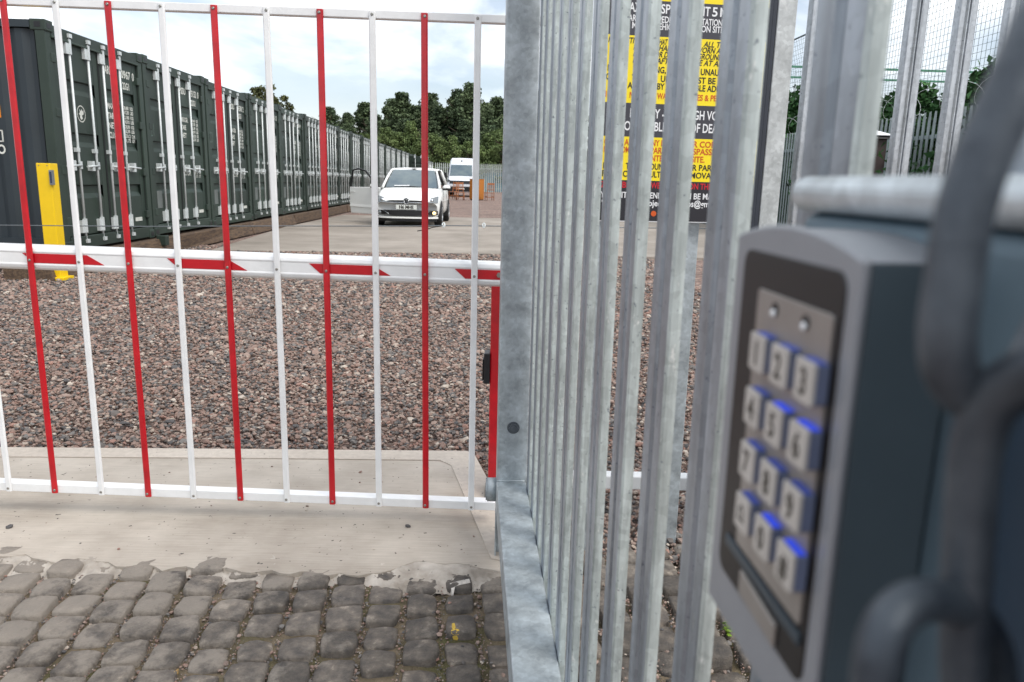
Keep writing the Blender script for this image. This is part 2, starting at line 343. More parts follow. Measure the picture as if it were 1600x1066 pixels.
padpts = [(-4.83, 12.0), (-3.2, 12.25), (-.2, 12.55), (6.3, 12.9), (6.0, 25.0), (-1.3, 24.7), (-5.5, 24.6), (-5.45, 18)]
tag(MB().prism(padpts, -.1, .012, 'z').build('concrete_pad', M_PAD), kind='structure')

# pebbles: a dozen stone shapes scattered on points by geometry nodes (nobody could count them)
def stone_mesh(i, flat=.5):
    import bmesh
    bm = bmesh.new(); bmesh.ops.create_icosphere(bm, subdivisions=1, radius=.5)
    r = random.Random(i); dirs = [Vector((r.gauss(0, 1), r.gauss(0, 1), r.gauss(0, 1))).normalized() for _ in range(5)]; offs = [r.uniform(.22, .42) for _ in range(5)]
    for v in bm.verts:
        for d, o_ in zip(dirs, offs):
            k = v.co.dot(d)
            if k > o_: v.co -= d * (k - o_) * .9
        v.co.z *= flat * r.uniform(.92, 1.08); v.co.y *= .8
    me = bpy.data.meshes.new('stone'); bm.to_mesh(me); bm.free(); return me
def pebble_mat():
    m = bpy.data.materials.new('mixed pebbles'); m.use_nodes = True; t = m.node_tree; b = t.nodes['Principled BSDF']
    oi = t.nodes.new('ShaderNodeObjectInfo'); r = t.nodes.new('ShaderNodeValToRGB'); r.color_ramp.interpolation = 'CONSTANT'
    cols = [(0, (104, 98, 94)), (.13, (140, 116, 104)), (.27, (126, 108, 98)), (.40, (84, 82, 82)), (.52, (152, 130, 118)), (.64, (138, 112, 100)), (.74, (118, 114, 110)), (.83, (164, 148, 134)), (.91, (152, 116, 102)), (.965, (184, 172, 158))]
    r.color_ramp.elements[0].color = (*s2l(cols[0][1]), 1); r.color_ramp.elements[1].position = .965; r.color_ramp.elements[1].color = (*s2l(cols[-1][1]), 1)
    for p, c in cols[1:-1]: e = r.color_ramp.elements.new(p); e.color = (*s2l(c), 1)
    n = t.nodes.new('ShaderNodeTexNoise'); n.inputs['Scale'].default_value = 3; g = t.nodes.new('ShaderNodeTexCoord'); t.links.new(g.outputs['Object'], n.inputs[0])
    mr = t.nodes.new('ShaderNodeMapRange'); mr.inputs[3].default_value = .75; mr.inputs[4].default_value = 1.2; t.links.new(n.outputs[0], mr.inputs[0])
    h = t.nodes.new('ShaderNodeHueSaturation'); t.links.new(oi.outputs['Random'], r.inputs[0]); t.links.new(r.outputs[0], h.inputs['Color']); t.links.new(mr.outputs[0], h.inputs['Value'])
    h.inputs['Saturation'].default_value = .92; t.links.new(h.outputs[0], b.inputs['Base Color']); b.inputs['Roughness'].default_value = .85; return m
M_PEB = pebble_mat()
PC = bpy.data.collections.new('pebble_shapes')
for i in range(12):
    me = stone_mesh(i); me.materials.append(M_PEB); PC.objects.link(bpy.data.objects.new('stone', me))
def scatter(name, P, S):
    """P: n x 3 positions, S: sizes"""
    n = len(P); me = bpy.data.meshes.new(name); me.vertices.add(n); me.vertices.foreach_set('co', P.astype(np.float32).ravel())
    a = me.attributes.new('sz', 'FLOAT', 'POINT'); a.data.foreach_set('value', S.astype(np.float32))
    rt = np.stack([RNG.uniform(-.5, .5, n), RNG.uniform(-.5, .5, n), RNG.uniform(0, 6.28, n)], 1).astype(np.float32)
    a = me.attributes.new('rt', 'FLOAT_VECTOR', 'POINT'); a.data.foreach_set('vector', rt.ravel()); me.materials.append(M_PEB)
    ob = bpy.data.objects.new(name, me); COL.objects.link(ob)
    g = bpy.data.node_groups.new(name, 'GeometryNodeTree'); g.interface.new_socket('Geometry', in_out='INPUT', socket_type='NodeSocketGeometry'); g.interface.new_socket('Geometry', in_out='OUTPUT', socket_type='NodeSocketGeometry')
    N = g.nodes.new; K = g.links.new
    gi = N('NodeGroupInput'); go = N('NodeGroupOutput'); ip = N('GeometryNodeInstanceOnPoints'); ci = N('GeometryNodeCollectionInfo')
    ci.inputs['Collection'].default_value = PC; ci.inputs['Separate Children'].default_value = True; ci.inputs['Reset Children'].default_value = True
    ip.inputs['Pick Instance'].default_value = True
    na = N('GeometryNodeInputNamedAttribute'); na.data_type = 'FLOAT'; na.inputs[0].default_value = 'sz'
    nb = N('GeometryNodeInputNamedAttribute'); nb.data_type = 'FLOAT_VECTOR'; nb.inputs[0].default_value = 'rt'
    mp_ = N('GeometryNodeMeshToPoints')
    K(gi.outputs[0], mp_.inputs[0]); K(mp_.outputs[0], ip.inputs['Points']); K(ci.outputs[0], ip.inputs['Instance']); K(na.outputs[0], ip.inputs['Scale']); K(nb.outputs[0], ip.inputs['Rotation']); K(ip.outputs[0], go.inputs[0])
    md = ob.modifiers.new('scatter', 'NODES'); md.node_group = g
    return tag(ob, kind='stuff')
def inpoly(P, poly):
    x, y = P[:, 0], P[:, 1]; ins = np.zeros(len(P), bool); n = len(poly)
    for i in range(n):
        x1, y1 = poly[i]; x2, y2 = poly[(i + 1) % n]
        if y1 == y2: continue
        c = ((y1 > y) != (y2 > y)) & (x < (x2 - x1) * (y - y1) / (y2 - y1) + x1); ins ^= c
    return ins
PP, SS = [], []
for y0, y1, den, sz in ((2.25, 3.3, 4400, .022), (3.3, 4.6, 4000, .0225), (4.6, 6.6, 2800, .026), (6.6, 9.2, 1300, .037), (9.2, 12.9, 800, .046)):
    xl, xr = -.76 * y1 - .5, .62 * y1 + .3
    n = int(den * (xr - xl) * (y1 - y0)); P = np.stack([RNG.uniform(xl, xr, n), RNG.uniform(y0, y1, n), RNG.uniform(-.02, .006, n)], 1)
    S = sz * RNG.lognormal(0, .33, n); k = (~inpoly(P, poly)) & (~inpoly(P, padpts)) & ~((P[:, 1] < 3.1) & (P[:, 0] < -.1)) & ~((P[:, 0] > 2.2) & (P[:, 1] > 3)) & (P[:, 0] > -6.9)
    k &= ~((P[:, 1] < 2.32 + .05 * np.sin(P[:, 0] * 9)) )
    PP.append(P[k]); SS.append(S[k])
tag(scatter('gravel', np.concatenate(PP), np.concatenate(SS)))
# ------------------------------------------------------------------ cobbled road
def sett_mat():
    m = bpy.data.materials.new('worn stone setts'); m.use_nodes = True; t = m.node_tree; b = t.nodes['Principled BSDF']; N = t.nodes.new; K = t.links.new
    co = N('ShaderNodeTexCoord'); g = N('ShaderNodeNewGeometry')
    n = N('ShaderNodeTexNoise'); n.inputs['Scale'].default_value = 22; n.inputs['Detail'].default_value = 8; n.inputs['Roughness'].default_value = .65; K(co.outputs['Object'], n.inputs[0])
    r = N('ShaderNodeValToRGB'); cs = [(.30, (66, 62, 60)), (.48, (96, 89, 82)), (.60, (118, 109, 99)), (.69, (160, 149, 136))]
    r.color_ramp.elements[0].position = cs[0][0]; r.color_ramp.elements[0].color = (*s2l(cs[0][1]), 1); r.color_ramp.elements[1].position = cs[-1][0]; r.color_ramp.elements[1].color = (*s2l(cs[-1][1]), 1)
    for p, c in cs[1:-1]: e = r.color_ramp.elements.new(p); e.color = (*s2l(c), 1)
    K(n.outputs[0], r.inputs[0])
    mr = N('ShaderNodeMapRange'); mr.inputs[3].default_value = .66; mr.inputs[4].default_value = 1.22; K(g.outputs['Random Per Island'], mr.inputs[0])
    h = N('ShaderNodeHueSaturation'); K(r.outputs[0], h.inputs['Color']); K(mr.outputs[0], h.inputs['Value'])
    # cement smears: a patchy film, heavier to the left where the slab was poured over
    n2 = N('ShaderNodeTexNoise'); n2.inputs['Scale'].default_value = 7.5; n2.inputs['Detail'].default_value = 9; n2.inputs['Roughness'].default_value = .7; K(co.outputs['Object'], n2.inputs[0])
    sx = N('ShaderNodeSeparateXYZ'); K(co.outputs['Object'], sx.inputs[0])
    mx1 = N('ShaderNodeMapRange'); mx1.inputs[1].default_value = -.3; mx1.inputs[2].default_value = -1.25; mx1.inputs[3].default_value = 0; mx1.inputs[4].default_value = .2; K(sx.outputs[0], mx1.inputs[0])
    my1 = N('ShaderNodeMapRange'); my1.inputs[1].default_value = 1.95; my1.inputs[2].default_value = 2.25; my1.inputs[3].default_value = 0; my1.inputs[4].default_value = .12; K(sx.outputs[1], my1.inputs[0])
    a1 = N('ShaderNodeMath'); a1.operation = 'ADD'; K(mx1.outputs[0], a1.inputs[0]); K(my1.outputs[0], a1.inputs[1])
    a2 = N('ShaderNodeMath'); a2.operation = 'ADD'; K(a1.outputs[0], a2.inputs[0]); K(n2.outputs[0], a2.inputs[1])
    r2 = N('ShaderNodeValToRGB'); r2.color_ramp.elements[0].position = .58; r2.color_ramp.elements[1].position = .70; r2.color_ramp.elements[1].color = (.75, .75, .75, 1); K(a2.outputs[0], r2.inputs[0])
    mx = N('ShaderNodeMixRGB'); K(r2.outputs[0], mx.inputs[0]); K(h.outputs[0], mx.inputs[1]); mx.inputs[2].default_value = (*s2l((148, 139, 128)), 1); K(mx.outputs[0], b.inputs['Base Color'])
    b.inputs['Roughness'].default_value = .62
    bp = N('ShaderNodeBump'); nb = N('ShaderNodeTexNoise'); nb.inputs['Scale'].default_value = 75; nb.inputs['Detail'].default_value = 8; nb.inputs['Roughness'].default_value = .7; K(co.outputs['Object'], nb.inputs[0])
    bp.inputs['Distance'].default_value = .007; bp.inputs['Strength'].default_value = 1; K(nb.outputs[0], bp.inputs['Height']); K(bp.outputs[0], b.inputs['Normal'])
    return m
road = MB()
az = radians(-5.5); su = Vector((sin(az), cos(az), 0)); sn = Vector((cos(az), -sin(az), 0))
CW, RH = .110, .113
rs = random.Random(3)
SP = [-1, -.965, -.86, -.45, 0, .45, .86, .965, 1]
for ci in range(-28, 27):
    ph = rs.uniform(-.06, .06); lift = rs.uniform(-.004, .004)
    for ri in range(4, 23):
        c = sn * ((ci + .5) * CW) + su * (ri * RH + ph)
        ylim = 2.185 if c.x < .0 else 2.36
        if c.y > ylim or c.y < .6: continue
        bend = (-c.x) * .05 * (2.3 - c.y) if c.x < 0 else 0
        c = c + sn * bend
        hw, hd = CW / 2 - rs.uniform(.0035, .0095), RH / 2 - rs.uniform(.002, .0065)
        rot = rs.uniform(-.07, .07); tx, ty = rs.uniform(-.07, .07), rs.uniform(-.07, .07); zt = rs.uniform(-.005, .007) + lift
        if c.x > -.35: zt += rs.uniform(-.014, .006); hw -= rs.uniform(0, .006); tx *= 1.8; ty *= 1.8
        zt += .006
        e1 = sn * cos(rot) + su * sin(rot); e2 = su * cos(rot) - sn * sin(rot)
        n = 9; vs = []; cc = [rs.uniform(.84, 1.02) for _ in range(4)]; w1, w2 = rs.uniform(0, 6), rs.uniform(0, 6)
        for a in range(n):
            for b_ in range(n):
                s_, t_ = SP[a], SP[b_]
                # rounded-rectangle warp
                q = max(abs(s_), abs(t_)); rr = (abs(s_) ** 9 + abs(t_) ** 9) ** (1 / 9) if q > 0 else 1
                k = q / rr if rr else 1
                cw_ = cc[(s_ > 0) * 2 + (t_ > 0)]; cw_ = 1 - (1 - cw_) * abs(s_ * t_)
                x, y = s_ * k * hw * cw_, t_ * k * hd * cw_
                edge = 1.0 + .022 * math.sin(5 * math.atan2(t_, s_) + w1) + .012 * math.sin(11 * math.atan2(t_, s_) + w2) if q > .8 else 1
                x *= edge; y *= edge
                d = 1 - q
                z = zt + .0015 * (1 - q * q) + x * tx + y * ty + .0015 * math.sin(x * 90 + w1) * math.sin(y * 80 + w2)
                if d < .01: z -= .05
                elif d < .05: z -= .0036 + rs.uniform(0, .002)
                elif d < .2: z -= .0003 + rs.uniform(0, .0014)
                vs.append(c + e1 * x + e2 * y + Vector((0, 0, z)))
        fs = [(a * n + b_, (a + 1) * n + b_, (a + 1) * n + b_ + 1, a * n + b_ + 1) for a in range(n - 1) for b_ in range(n - 1)]
        road.add(vs, fs, 0, True)
        # remember two setts for paint
road_ob = tag(road.build('cobbled_road', sett_mat()), kind='structure'); bpy.context.view_layer.update()
M_GRIT = mat('sandy joint grit', (122, 108, 90), .95, 0, .2, 14, rgb2=(84, 76, 56), bump=.01, bscale=120)
M_MOSS = mat('moss', (88, 92, 48), .95, 0, .3, 20, bump=.01, bscale=120)
# joint bed: bumpy grit sheet with mossy patches
nx, ny = 150, 80; vs = []; 
for j in range(ny):
    for i in range(nx):
        x = -3 + 6.2 * i / (nx - 1); y = .3 + 2.06 * j / (ny - 1)
        z = -.012 + .006 * math.sin(x * 13 + y * 5) * math.sin(y * 17 - x * 3) + rs.uniform(-.003, .003)
        if x > .1: z -= .012
        vs.append((x, y, z))
mb = MB(); mb.add(vs, [(j*nx+i, j*nx+i+1, (j+1)*nx+i+1, (j+1)*nx+i) for j in range(ny-1) for i in range(nx-1)], 0, True)
def moss_blend(m):
    t = m.node_tree; b = t.nodes['Principled BSDF']; old = b.inputs['Base Color'].links[0].from_socket
    co = t.nodes.new('ShaderNodeTexCoord'); n = t.nodes.new('ShaderNodeTexNoise'); n.inputs['Scale'].default_value = 4; n.inputs['Detail'].default_value = 5; t.links.new(co.outputs['Object'], n.inputs[0])
    r = t.nodes.new('ShaderNodeValToRGB'); r.color_ramp.elements[0].position = .52; r.color_ramp.elements[1].position = .62; r.color_ramp.elements[1].color = (.55, .55, .55, 1); t.links.new(n.outputs[0], r.inputs[0])
    x = t.nodes.new('ShaderNodeMixRGB'); t.links.new(r.outputs[0], x.inputs[0]); t.links.new(old, x.inputs[1]); x.inputs[2].default_value = (*s2l((84, 86, 44)), 1); t.links.new(x.outputs[0], b.inputs['Base Color'])
moss_blend(M_GRIT)
tag(mb.build('road_bed', M_GRIT), kind='structure')
# grit and small pebbles lying in the joints
PP, SS = [], []
for ci in range(-28, 28):
    nn = 620 if ci < -5 else 560
    t_ = RNG.uniform(.8, 2.3, nn); off = RNG.normal(0, .009, nn); x0 = ci * CW
    P = np.stack([sn.x * (x0 + off) + su.x * t_, sn.y * (x0 + off) + su.y * t_, RNG.uniform(-.010, -.002, nn)], 1)
    bend = np.where(P[:, 0] < 0, -P[:, 0] * .05 * (2.3 - P[:, 1]), 0); P[:, 0] += bend
    PP.append(P); SS.append(np.clip(RNG.lognormal(-5.25, .5, nn), .003, .022))
n = 520; P = np.stack([RNG.uniform(-.25, 1.3, n), RNG.uniform(1.4, 2.42, n), RNG.uniform(-.008, .0, n)], 1); PP.append(P); SS.append(RNG.uniform(.008, .02, n))
P = np.concatenate(PP); S = np.concatenate(SS); k = ~inpoly(P, poly); P = P[k]; S = S[k]
scatter('joint_pebbles', P, S)
# a few loose stones lying on the slab
pts = [((15, 824), .022), ((563, 738), .015), ((562, 754), .01), ((637, 823), .022), ((480, 791), .012), ((478, 797), .01), ((425, 729), .01), ((598, 753), .007), ((185, 858), .012), ((728, 766), .009), ((265, 738), .008), ((740, 838), .01), ((90, 810), .006), ((330, 790), .007), ((584, 858), .008), ((150, 745), .006)]
P = []; S = []
for (x, y), s_ in pts:
    v = ray(x, y); q = Vector((0, 0, H)) + v * ((.014 - H) / v.z); P.append((q.x, q.y, .012 + s_ * .2)); S.append(s_ * 1.2)
for k in range(90): P.append((RNG.uniform(-2.6, -.1), RNG.uniform(2.25, 3.1), .014)); S.append(RNG.uniform(.002, .005))
scatter('loose_stones', np.array(P), np.array(S))
# yellow survey mark and white lime mark on two setts
def ground_patch(name, px, m, z=.0125, parent=None):
    vs = []
    for x, y in px:
        v = ray(x, y); ok, hit, nn_, fi = road_ob.ray_cast(Vector((0, 0, H)), v.normalized())
        q = hit if ok else Vector((0, 0, H)) + v * ((z - H) / v.z); vs.append(q + Vector((0, 0, .0012)))
    mb = MB(); n = len(vs); low = [v - Vector((0, 0, .004)) for v in vs]
    mb.add(vs + low, [tuple(range(n)), tuple(range(2*n-1, n-1, -1))] + [(i, i + n, (i+1) % n + n, (i+1) % n) for i in range(n)]); ob = mb.build(name, m, parent); return ob
M_YPAINT = mat('yellow spray paint', (206, 172, 70), .7, 0, .2, 60)
for pp in ([(706, 975), (710, 974), (712, 981), (709, 984), (706, 982)], [(705, 985), (713, 983), (718, 985), (713, 989), (717, 992), (710, 993), (705, 990)], [(707, 995), (714, 994), (716, 998), (713, 1003), (709, 1002)]): ground_patch('paint_mark', pp, M_YPAINT, parent=road_ob, z=.0105)
ground_patch('lime_mark', [(703, 912), (718, 908), (733, 905), (735, 911), (720, 914), (711, 917), (708, 931), (703, 930), (705, 920)], mat('lime wash', (196, 190, 182), .8, 0, .2, 80), parent=road_ob)
lf = ground_patch('fallen_leaf', [(272, 1050), (280, 1044), (288, 1043), (286, 1048), (277, 1053)], mat('dry leaf', (196, 160, 90), .7, 0, .2, 40), z=.009); tag(lf, 'small dry yellow leaf lying on the setts near the bottom edge', 'leaf')

# little weed in the joint
wq = ray(1137, 990); wp = Vector((0, 0, H)) + wq * ((0 - H) / wq.z)
we = empty('weed', wp); tag(we, 'tiny bright green weed growing between the setts behind the pales', 'weed')
mb = MB(); r_ = random.Random(5)
for k in range(60):
    a = r_.uniform(0, 6.28); rr = r_.uniform(0, .02); h_ = r_.uniform(.005, .03); s_ = r_.uniform(.004, .008)
    c = Vector((rr * cos(a), rr * sin(a), h_)); d = Vector((cos(a + 1), sin(a + 1), r_.uniform(-.5, .5))).normalized() * s_; e = Vector((-sin(a), cos(a), r_.uniform(.2, 1))).normalized() * s_ * .7
    mb.add([c - d, c - e, c + d, c + e], [(0, 1, 2, 3)])
mb.build('leaves', mat('weed leaf', (120, 150, 40), .6, island=.25), we)
mb = MB()
for k in range(6): a = k; mb.tube([(0, 0, -.01), (.006 * cos(a), .006 * sin(a), .012), (.014 * cos(a), .014 * sin(a), .024)], .0007, 5)
mb.build('stem', mat('weed stem', (100, 120, 50), .6), we)

# ------------------------------------------------------------------ boom barrier with skirt
bar = empty('boom_barrier', (-.1, 2.75, 0)); tag(bar, 'white boom barrier with red chevrons and a skirt of red and white rods', 'barrier')
bar_inv = Matrix.Translation((.1, -2.75, 0))
def B(mb, name, m, bevel=0, seg=2, parent=None):
    mb.v = [(p[0] + .1, p[1] - 2.75, p[2]) for p in mb.v]; return mb.build(name, m, parent or bar, bevel, seg)
YB = 2.505
zb = lambda x: .907 - .0125 * (x + .84); zt = lambda x: 1.690 - .0131 * (x + .45) ; zl = lambda x: .088 - .0178 * (x + .777)
# boom: extruded aluminium oval with a flat channel
prof = [(.0, .041), (.022, .040), (.036, .033), (.044, .018), (.046, 0), (.044, -.018), (.036, -.033), (.022, -.040), (0, -.041), (-.022, -.040), (-.036, -.033), (-.0405, -.021), (-.038, -.0165), (-.038, .0165), (-.0405, .021), (-.036, .033), (-.022, .040)]
mb = MB(); n = len(prof); xs_ = [-3.6, -.03]
vs = [(x, YB + p[0], zb(x) + p[1]) for x in xs_ for p in prof]
mb.add(vs, [(i, (i+1) % n, n + (i+1) % n, n + i) for i in range(n)], 0, False); mb.add(vs, [tuple(range(n)), tuple(range(2*n-1, n-1, -1))], 0)
B(mb, 'boom', M_WHITE, .003, 3)
for x0, x1, fl in ((-2.05, -1.83, 1), (-1.586, -1.324, 1), (-1.119, -.862, 1), (-.661, -.398, 1), (-.191, -.036, 0)):
    x0, x1 = x0 * 1.015, x1 * 1.015
    mb = MB(); hh = .0155; y0 = YB - .0395
    tl = (x0 - .0, hh); tr = (x1 - .055 if fl else x1, hh); br = (x1, -hh); bl = (x0 + .035, -hh)
    P4 = [tl, tr, br, bl]
    mb.add([(p[0], y0, zb(p[0]) + p[1]) for p in P4] + [(p[0], y0 + .0012, zb(p[0]) + p[1]) for p in P4], [(0, 3, 2, 1), (4, 5, 6, 7), (0, 1, 5, 4), (1, 2, 6, 5), (2, 3, 7, 6), (3, 0, 4, 7)])
    B(mb, 'red_stripe', M_REDT)
def rail(zf, x0, x1, h, d, name):
    mb = MB(); y0 = YB - .042
    mb.hexa([(x0, y0, zf(x0) - h/2), (x1, y0, zf(x1) - h/2), (x1, y0 + d, zf(x1) - h/2), (x0, y0 + d, zf(x0) - h/2)], [(x0, y0, zf(x0) + h/2), (x1, y0, zf(x1) + h/2), (x1, y0 + d, zf(x1) + h/2), (x0, y0 + d, zf(x0) + h/2)])
    B(mb, name, M_WHITE, .002)
rail(lambda x: zt(x), -3.6, .2, .024, .03, 'top_rail')
rail(lambda x: zl(x) + .008, -3.6, -.045, .030, .042, 'bottom_rail')
for k in range(-12, 10):
    x = -1.26 + (k - 2) * .1615 + .0; x = -1.582 + k * .1615
    m = M_RED if k % 2 == 0 else M_WHITE
    mb = MB(); yr = YB - .0505; w = .0105
    pr = [(-w, .0), (-w, -.004), (-w*.6, -.0075), (w*.6, -.0075), (w, -.004), (w, .0)]
    z0, z1 = zl(x) - .006, zt(x) + .008; n = len(pr)
    jx = ((k * 37) % 11 - 5) * .0004
    vs = [(x + p[0] + (jx if z == z0 else -jx), yr + p[1] + .008, z) for z in (z0, z1) for p in pr]
    mb.add(vs, [(i, (i+1) % n, n + (i+1) % n, n + i) for i in range(n)] + [tuple(range(n-1, -1, -1)), tuple(range(n, 2*n))])
    r = B(mb, 'rod', m, .0012, 2); r['label'] = 'red rod' if k % 2 == 0 else 'white rod'
    s = MB()
    for z in (zl(x) + .006, zb(x) - .006, zt(x) - .002):
        s.tube([(x, yr + .0025, z), (x, yr - .0005, z), (x, yr - .0022, z)], [.0048, .0046, .003], 12)
    s.v = [(p[0] + .1, p[1] - 2.75, p[2]) for p in s.v]; islands(s, 'screw', M_STEEL, r)
mb = MB(); mb.tube([(-.047, YB - .036, zb(0) + .001), (-.047, YB - .046, zb(0) + .001)], .009, 6); mb.tube([(-.047, YB - .046, zb(0) + .001), (-.047, YB - .05, zb(0) + .001)], .005, 10); B(mb, 'clamp_bolt', M_STEEL)
mb = MB(); mb.box(-.079, .03, 2.70, 2.80, .0, .86); B(mb, 'support_post', M_RED, .006)
mb = MB(); mb.box(-.13, .08, 2.65, 2.85, -.02, .012); mb.box(-.09, .04, 2.69, 2.81, .012, .05); B(mb, 'base_plate', M_BLACK, .004)
mb = MB(); mb.box(-.101, -.079, 2.69, 2.76, .465, .58); mb.box(-.107, -.101, 2.70, 2.75, .475, .555); B(mb, 'latch', M_BLACK, .004)

lr = empty('kerb_rail', (.55, 2.6, 0)); tag(lr, 'low white steel rail glimpsed close to the ground behind the galvanised pales', 'rail')
MB().box(-.35, .85, -.012, .045, .106, .156).build('rail_beam', mat('white gloss paint', (224, 226, 226), .35, 0, .03, 9), lr, .004)
for x in (-.3, .8): MB().box(x - .02, x + .02, 0, .04, -.03, .106).build('foot', M_GALVD, lr, .002)

# ------------------------------------------------------------------ palisade gate leaf (opened towards the camera)
LA = radians(3.33)
leaf = empty('palisade_gate', (0, 0, 0), LA); tag(leaf, 'galvanised palisade gate leaf standing open beside the boom barrier', 'gate')
LL = .187
def W_pale(mb, fx, y_far, width, z0, z1, fl=.0125, axis='lat'):
    """pale cross-section swept in z; face plane at fx, returns away from the viewer side"""
    w = width; t = .003
    p = [(.004, .014), (0, 0.002), (.003, 0), (w*.40, 0), (w*.455, .006), (w*.545, .006), (w*.60, 0), (w - .004, 0), (w - .0005, .0022), (w + .0005, fl)]
    inner = [(a, b + t) for a, b in p]; prof = p + inner[::-1]; n = len(prof)
    ztip = z1
    vs = []
    for z in (z0, z1):
        for a, b in prof:
            zz = z
            if z == z1:
                u_ = abs(a / w - .5) * 2; zz = z1 + max(0, (.09 * (1 - u_)))
            if axis == 'lat': vs.append((fx + b, y_far - a, zz))
            else: vs.append((y_far + a, fx + b, zz))
    fs = [(i, (i+1) % n, n + (i+1) % n, n + i) for i in range(n)]
    h = n // 2
    for base in (0, n):
        for i in range(h - 1): fs.append((base + i, base + i + 1, base + n - 2 - i, base + n - 1 - i))
    mb.add(vs, fs)
    b0 = len(mb.m) - len(fs)
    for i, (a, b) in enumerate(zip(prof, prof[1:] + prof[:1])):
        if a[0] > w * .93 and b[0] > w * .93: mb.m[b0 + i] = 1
for k in range(-6, 12):
    mb = MB(); yf = .432 + .163 * k + [.0, .004, .0015][k % 3]
    W_pale(mb, LL, yf, {0: .062, 1: .0675, -1: .062}.get(k, .0725), .07 + .004 * (k % 2), 2.05, fl={1: .0085, 0: .0072, -1: .0072, 2: .009}.get(k, .0102))
    p = mb.build('pale', [M_GALV, M_GALV_LIT], leaf, .001, 2)
    s = MB()
    for z in (.215, 1.84): s.tube([(LL + .006, yf - .036, z), (LL - .003, yf - .036, z), (LL - .007, yf - .036, z)], [.011, .010, .005], 12)
    islands(s, 'pale_bolt', M_GALVR, p)
MB().box(.092, LL - .0005, -.75, 2.262, .168, .26).build('bottom_rail', M_GALVR, leaf, .004, 3)
MB().box(.132, LL - .0005, -.75, 2.262, 1.80, 1.86).build('top_rail', M_GALVR, leaf, .004, 3)
mb = MB(); mb.box(.0945, .190, 2.262, 2.352, -.02, 2.12); st = mb.build('stile', M_GALVR, leaf, .004, 3)
MB().box(.092, .192, 2.26, 2.354, 2.12, 2.126).build('post_cap', M_GALVR, st, .001)
bx = .1425; bz = .441
mb = MB(); mb.tube([(bx, 2.262, bz), (bx, 2.258, bz)], .0195, 20); mb.tube([(bx, 2.258, bz), (bx, 2.246, bz)], .0155, 6, smooth=False); mb.tube([(bx, 2.246, bz), (bx, 2.240, bz)], .009, 14)
mb.build('hex_bolt', mat('dull bolt zinc', (92, 98, 104), .5, .5, .12, 60), st)
mb = MB(); mb.tube([(.064, 2.30, .217), (.096, 2.30, .217)], .0385, 24, smooth=True); mb.tube([(.060, 2.30, .217), (.064, 2.30, .217)], .034, 24)
mb.build('hinge_sleeve', M_GALVR, st)
mb = MB(); mb.box(.0905, .0945, 2.235, 2.262, .0, .166); mb.build('drop_strip', M_GALVR, st)
# weld bead at the joint of rail and stile
mb = MB(); mb.tube([(.096 + .0058 * i, 2.2605 , .2615 + .0012 * (i % 2)) for i in range(16)], .003, 6); mb.build('weld_bead', M_GALVR, st)

# ------------------------------------------------------------------ second palisade run facing the camera, with its post
f2 = empty('palisade_fence', (.8, 2.42, 0)); tag(f2, 'bright galvanised palisade fence facing the camera beside the notice board', 'fence', 'palisade fences')
M_POST = galv('weathered post zinc', (186, 190, 190), streak=(3, 3, 3), white=.55, rough=.55, metal=.3, spots=False, rgb3=(214, 216, 214))
MB().box(-.033, .024, -.02, .04, -.02, 2.6).build('post', M_POST, f2, .003)
for k in range(0, 15):
    x = .871 + .147 * k - .8
    mb = MB(); w = .064; t = .003
    p = [(0, .022), (.006, .004), (.010, .0), (.024, .0), (.0275, .006), (.030, .0075), (.032, .010), (.034, .0075), (.0365, .006), (.040, 0), (.054, 0), (.058, .004), (.064, .022)]
    p = [(a, b if b < .02 else .020) for a, b in p]
    p = [(a, -b if 5 > i > 99 else b) for i, (a, b) in enumerate(p)]
    # raised double ridge in the middle
    p = [(0, .020), (.005, .002), (.008, 0), (.022, 0), (.0265, -.007), (.029, -.007), (.0315, -.001), (.0325, -.001), (.035, -.007), (.0375, -.007), (.042, 0), (.056, 0), (.059, .002), (.064, .020)]
    inner = [(a, b + t) for a, b in p]; prof = p + inner[::-1]; n = len(prof); h = n // 2
    vs = [(x + a, b, z) for z in (.06, 2.38) for a, b in prof]; vs = [(q[0], q[1], q[2] + (max(0, .08 * (1 - abs((q[0] - x) / w - .5) * 2)) if q[2] > 2 else 0)) for q in vs]
    fs = [(i, (i+1) % n, n + (i+1) % n, n + i) for i in range(n)] + [(b0 + i, b0 + i + 1, b0 + n - 2 - i, b0 + n - 1 - i) for b0 in (0, n) for i in range(h - 1)]
    mb.add(vs, fs); mb.build('pale', M_GALVF, f2, .001, 2)
for z in (.3, 2.1): MB().box(.024, 2.2, .024, .03, z, z + .05).build('rail', M_GALVR, f2, .001)

# ------------------------------------------------------------------ site notice board
SY = radians(8.6); sdv = Vector((cos(SY), sin(SY), 0)); snv = Vector((sin(SY), -cos(SY), 0)); sp0 = Vector((.7375, 2.394, 0))
def S(x, y): return onp(x, y, sp0, snv)
sg = empty('notice_board', (.5, 2.36, 0)); tag(sg, 'yellow and black site rules notice board on steel posts behind the pales', 'sign')
def SB(mb, name, m, bevel=0, parent=None):
    mb.v = [(p[0] - .5, p[1] - 2.36, p[2]) for p in mb.v]; return mb.build(name, m, parent or sg, bevel)
zof = lambda y: S(1110, y).z
uL, uR = (S(940, 200) - sp0).dot(sdv), 0.0
def slab_on(u0, u1, z0, z1, t0, t1):
    q = lambda u, t, z: sp0 + sdv * u + snv * t + Vector((0, 0, z - 0))
    return [q(u0, t0, z0), q(u1, t0, z0), q(u1, t1, z0), q(u0, t1, z0)], [q(u0, t0, z1), q(u1, t0, z1), q(u1, t1, z1), q(u0, t1, z1)]
zBot, zTop = zof(347), zof(-70)
mb = MB(); mb.hexa(*slab_on(uL - .004, uR, zBot - .003, zTop, -.004, -.0005)); SB(mb, 'panel', M_SWHT)
